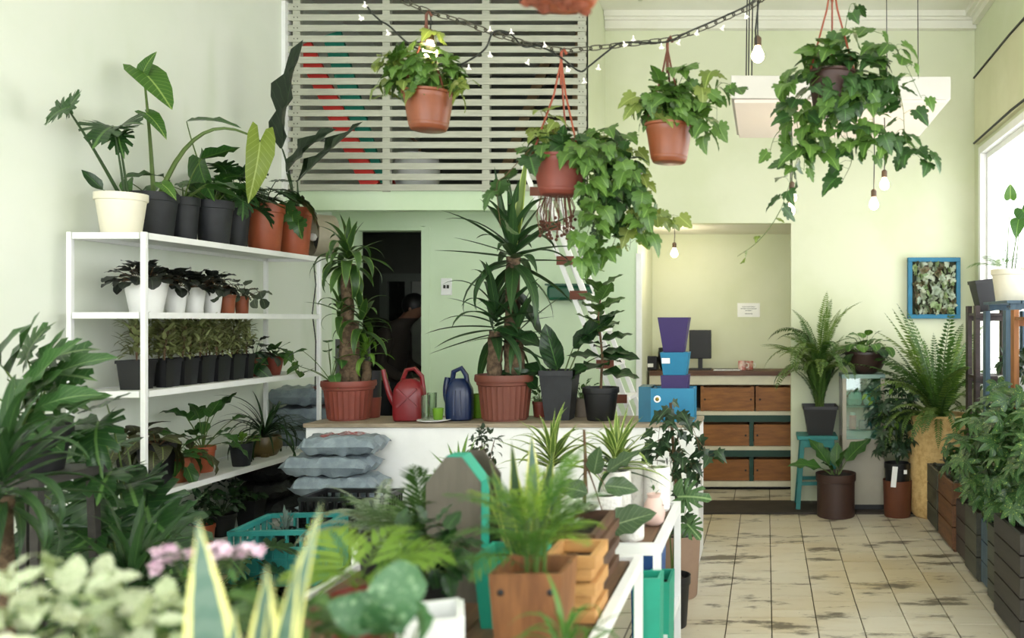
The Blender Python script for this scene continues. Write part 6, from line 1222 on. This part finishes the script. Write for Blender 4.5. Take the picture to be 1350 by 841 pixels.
for (px, py) in ((222, 724), (240, 732), (212, 748), (295, 718), (308, 730), (328, 726), (268, 742)):
    c_ = W(px, py, 1.72)-t.location
    for k in range(7): o = ob('flower', pfm, t, c_+Vector((r9.uniform(-.02, .02), r9.uniform(-.02, .02), r9.uniform(-.008, .008))), (r9.uniform(0, .9), r9.uniform(-.5, .5), r9.uniform(0, 6))); o.scale = (1.3, 1.3, 1.3)
    vine(t, [(0, 0, .14), c_*.5+Vector((0, 0, .1)), c_], 2, 'tiny', G_mid, (.03, .04), px, M_stemg, r=.002)
t = thing('potted_palm', 'light green feather palm in a red pot near the white planter box', 'potted plant', fp(470, 1.95)); pot(t, .055, .24, mat('red_clay', '#a34534', .5, .1), .045); r9 = random.Random(12)
for (az, e, L, k) in ((PI, .9, .18, 3), (2.6, 1.1, .2, 2), (.2, .9, .24, 3), (-.4, .8, .22, 2), (1.2, 1.1, .2, 2), (-1.6, .9, .18, 2), (3.6, .7, .17, 2)): place(t, PL[k], (0, 0, .25), dirv(az, e), upv(az, e)+Vector((0, -.4, 0)), (L*1.5, L, L), 'frond')
t = thing('potted_aglaonema', 'silver-blotched broad leaves in a small pot beside the white planter box', 'potted plant', fp(528, 1.62)); pot(t, .06, .13, M_terra, .05); mb = MB(); AG = leaves('broad', G_aglao)
for (px, py, d_, L, k) in ((527, 738, (.1, -.3, -.9), .13, 0), (552, 825, (.3, -.6, .3), .1, 1), (505, 815, (-.5, -.4, .3), .1, 1), (515, 835, (0, -.6, .4), .1, 2)): hero(t, mb, (0, 0, .12), loc(t, px, py, 1.58), (0, 0, .05), AG[k], L, d_, (d_[0]*-.2, -.9, .35), .004, 1.3)
mb.build('stem', M_stemg, t, smooth=True); bush(t, (0, .02, .17), (.08, .06, .06), 16, 'broad', G_ficus, (.05, .08), 680, M_stemg, (0, 0, .12), .1)
def fill(name, label, px, Y, zc, rad, n_, kind, m, L, seed, potm=M_black, cat='potted plant', ph=.14):
    t = thing(name, label, cat, fp(px, Y)); pot(t, .07, ph, potm, .055)
    bush(t, (0, 0, zc), rad, n_, kind, m, L, seed, M_stemg, (0, 0, ph*.9), .1, shell=.25, stems=14, r=.003); return t
fill('potted_ficus', 'leafy mid-green bush behind the cream-edged snake plant', 385, 1.6, .26, (.14, .1, .1), 70, 'broad', G_ficus, (.05, .08), 690)
fill('potted_ficus', 'low glossy green bush beside the silver-blotched plant', 430, 1.42, .2, (.12, .08, .1), 60, 'broad', G_mid, (.05, .08), 691)
fill('potted_pilea', 'dark small-leaved bush between the red pot and the octagonal boards', 560, 2.35, .22, (.14, .1, .12), 80, 'broad', G_deep, (.05, .08), 692)
t = thing('potted_fern', 'dark ferny plant in front of the grey soil sacks', 'potted plant', fp(560, 2.75)); pot(t, .07, .15, M_black, .055)
for i in range(26): r9 = random.Random(i); az = i*2.4; e = r9.uniform(.5, 1.4); L = r9.uniform(.2, .32); place(t, leaves('finepalm', G_fernd)[r9.randrange(4)], (0, 0, .13), dirv(az, e), upv(az, e), L, 'frond')
t = thing('potted_fern', 'pale grey-green ferny plant in front of the black crate', 'potted plant', fp(500, 2.9)); pot(t, .07, .15, M_black, .055)
for i in range(18): r9 = random.Random(i+50); az = i*2.4; e = r9.uniform(.6, 1.4); L = r9.uniform(.24, .38); place(t, leaves('frond', leafmat('leaf_pale_fern', '#8fa88a', '#b9c9b2', None, trans=.3))[r9.randrange(1, 4)], (0, 0, .13), dirv(az, e), upv(az, e), L, 'frond')
t = thing('potted_palm', 'tuft of bright grassy leaves in front of the honey-brown planter', 'potted plant', fp(745, 1.78)); pot(t, .055, .15, M_black, .045); tuft(t, (0, 0, .16), 'thin', G_palm, 40, (.12, .2), (.2, 1.4), 700, 2.2)
# white planter box with dark soil
t = thing('planter_box', 'white wooden planter box with bare dark soil', 'planter', ((562-CX)/F*1.92, 1.95, TZ+.0005), .35)
for s in (-1, 1): MB().mm(-.06, .06, s*.07-.009, s*.07+.009, 0, .2).build('panel', M_white, t); MB().mm(s*.06-.009, s*.06+.009, -.061, .061, 0, .2).build('panel', M_white, t)
MB().mm(-.05, .05, -.06, .06, .002, .15).build('soil', M_soil, t)
# ================================================================== BIG PLANTS BY THE LEFT WALL
t = thing('plant_stand', 'dark wooden plant stand under the long-leaved philodendron by the wall', 'stand', (-2.78, 3.3, 0)); MB().mm(-.17, .17, -.17, .17, .9, .93).build('top', W_dk, t)
for sx in (-1, 1):
    for sy in (-1, 1): MB().bar((sx*.15, sy*.15, 0), (sx*.13, sy*.13, .9), .03).build('leg', W_dk, t)
MB().mm(-.13, .13, -.13, .13, .3, .32).build('lower_shelf', W_dk, t)
t = thing('potted_philodendron', 'black pot of long upright philodendron leaves on the dark stand', 'potted plant', (-2.78, 3.3, .9305)); pot(t, .13, .17, M_black, .1); LP = leaves('ovate', G_phil); LS = leaves('sell', G_phil); r9 = random.Random(21); mb = MB()
for i, (px, py, d_, L, ws) in enumerate(((30, 520, (.6, -.1, .75), .34, 1), (10, 500, (.5, -.2, .85), .36, 1), (45, 540, (.85, -.2, .4), .3, .9), (5, 540, (.7, -.4, .5), .32, 1), (60, 500, (.8, 0, .5), .3, .9), (0, 480, (-.3, -.3, .8), .3, 1), (40, 510, (.3, .2, .9), .28, 1), (20, 560, (.8, -.5, .15), .28, .9), (70, 535, (.9, .1, .2), .24, .9), (-15, 520, (.3, -.3, .9), .36, 1), (25, 545, (.75, -.3, .6), .34, 1.1), (-5, 560, (.7, -.4, .6), .36, 1.1), (15, 580, (.8, -.4, .25), .26, 1), (55, 575, (.7, -.4, -.2), .2, 1))):
    hero(t, mb, (r9.uniform(-.03, .03), r9.uniform(-.03, .03), .15), loc(t, px, py, 3.25+r9.uniform(-.12, .12)), (0, 0, .05), LP[r9.randrange(3)], L*.88, d_, (-d_[2]*.6+r9.uniform(-.2, .2), -.65, .6), .006, ws*1.1)
for (px, py, d_, L) in ((55, 478, (.7, .1, .4), .19), (62, 495, (.85, -.1, .1), .18), (62, 520, (.8, -.2, -.1), .18), (35, 470, (.3, 0, .8), .16)): hero(t, mb, (.02, .02, .18), loc(t, px, py, 3.4), (0, 0, .05), LS[1], L, d_, (-.2, -.6, .7), .005)
mb.build('stem', M_stemg, t, smooth=True)
t = thing('potted_selloum', 'large black floor pot with big dark lobed leaves in front of the shelf', 'potted plant', (-2.72, 3.72, 0)); pot(t, .19, .3, M_black, .15); LS = leaves('sell', G_sell); LD = leaves('sell', G_deep); LM = leaves('monst', G_sell); mb = MB(); r9 = random.Random(31)
for i, (px, py, L) in enumerate(((95, 560, .22), (130, 555, .2), (115, 600, .24), (165, 580, .2), (120, 640, .26), (85, 610, .22), (170, 640, .24), (190, 660, .28), (205, 690, .26), (150, 690, .26), (110, 690, .26), (180, 720, .24), (140, 730, .26), (90, 720, .24), (60, 690, .24), (215, 720, .2), (70, 650, .24), (150, 620, .22), (40, 640, .24), (100, 760, .24), (160, 760, .22), (55, 740, .24), (195, 625, .18), (140, 530, .16))):
    Y = 3.52+r9.uniform(-.1, .3); p = loc(t, px, py, Y); d_ = Vector((p.x*1.2+.15*r9.uniform(-1, 1), -.45+r9.uniform(-.2, .3), r9.uniform(-.55, .1)))
    hero(t, mb, (r9.uniform(-.04, .04), r9.uniform(-.04, .04), .28), p, (0, .05, .12), r9.choice((LS if i % 3 else LM) if i < 8 or i % 2 else LD), L, d_, (d_.x*.3+r9.uniform(-.3, .3), -.6, .75), .006)
mb.build('stem', M_stemg, t, smooth=True)
t = thing('potted_dracaena', 'tall cane with strap leaves in a dark pot beside the plant stand', 'potted plant', (-2.42, 2.78, 0)); pot(t, .13, .28, M_black, .1); cane(t, (0, 0, .25), (-.01, 0, .94), .03); tuft(t, (-.01, 0, .99), 'strap', G_yucca, 50, (.3, .44), (-.5, 1.45), 720, 1.3, axis_h=.16)
t = thing('potted_dracaena', 'low strap-leaved dark green plant in front of the lobed floor plant', 'potted plant', (-2.27, 3.12, 0)); pot(t, .12, .42, M_brown, .1); tuft(t, (0, 0, .5), 'strap', G_yucca, 60, (.32, .5), (.0, 1.45), 721, 1.4, axis_h=.15)
t = thing('potted_selloum', 'small dark lobed plant on the floor between shelf and teal crate', 'potted plant', (-2.5, 3.9, 0)); pot(t, .13, .26, M_black, .1); rosette(t, .24, 'sell', G_deep, 22, (.14, .22), (-.2, 1.2), (.12, .32), 722, M_stemd, .004, .7)

# ------------------------------------------------------------------ small pieces sit one level deeper, under the part that carries them
SUB = {'price_sticker': ('pot',), 'slot': ('pot', 'body'), 'paper_tag': ('pot',), 'sticker': ('pot',), 'foot': ('pot',), 'screw': ('front_panel', 'panel', 'post'), 'bolt': ('post',), 'label_tag': ('panel',), 'peg': ('panel',), 'peg_plate': ('panel',), 'embossed_cross': ('body',), 'ridge': ('body',), 'paper_label': ('body',), 'tread_end': ('tread',), 'rocker': ('plate',), 'batten': ('panel', 'board'), 'edge_band': ('panel',), 'pebble': ('soil',), 'nose': ('body',), 'ear': ('body',), 'eye': ('body',), 'mouth': ('body',), 'finger': ('body',), 'thumb': ('body',), 'print': ('bag', 'paper'), 'bulb': ('socket',), 'sleeve': ('pot',), 'hook': ('hanger',), 'moss': ('pot',)}
for T in [o for o in col.objects if o.type == 'EMPTY']:
    ch = list(T.children); used = {}
    for c_ in ch:
        key = c_.name.split('.')[0]
        if key in SUB:
            for nm in SUB[key]:
                sib = [x for x in ch if x.name.split('.')[0] == nm and x is not c_]
                if sib:
                    if nm in ('tread', 'panel') and len(sib) > 1 and key in ('tread_end',): k = used.get(nm, 0); used[nm] = k+1; p = sib[min(k, len(sib)-1)]
                    else: p = sib[0]
                    m = p.matrix_basis.inverted() @ c_.matrix_basis; c_.parent = p; c_.matrix_basis = m; break
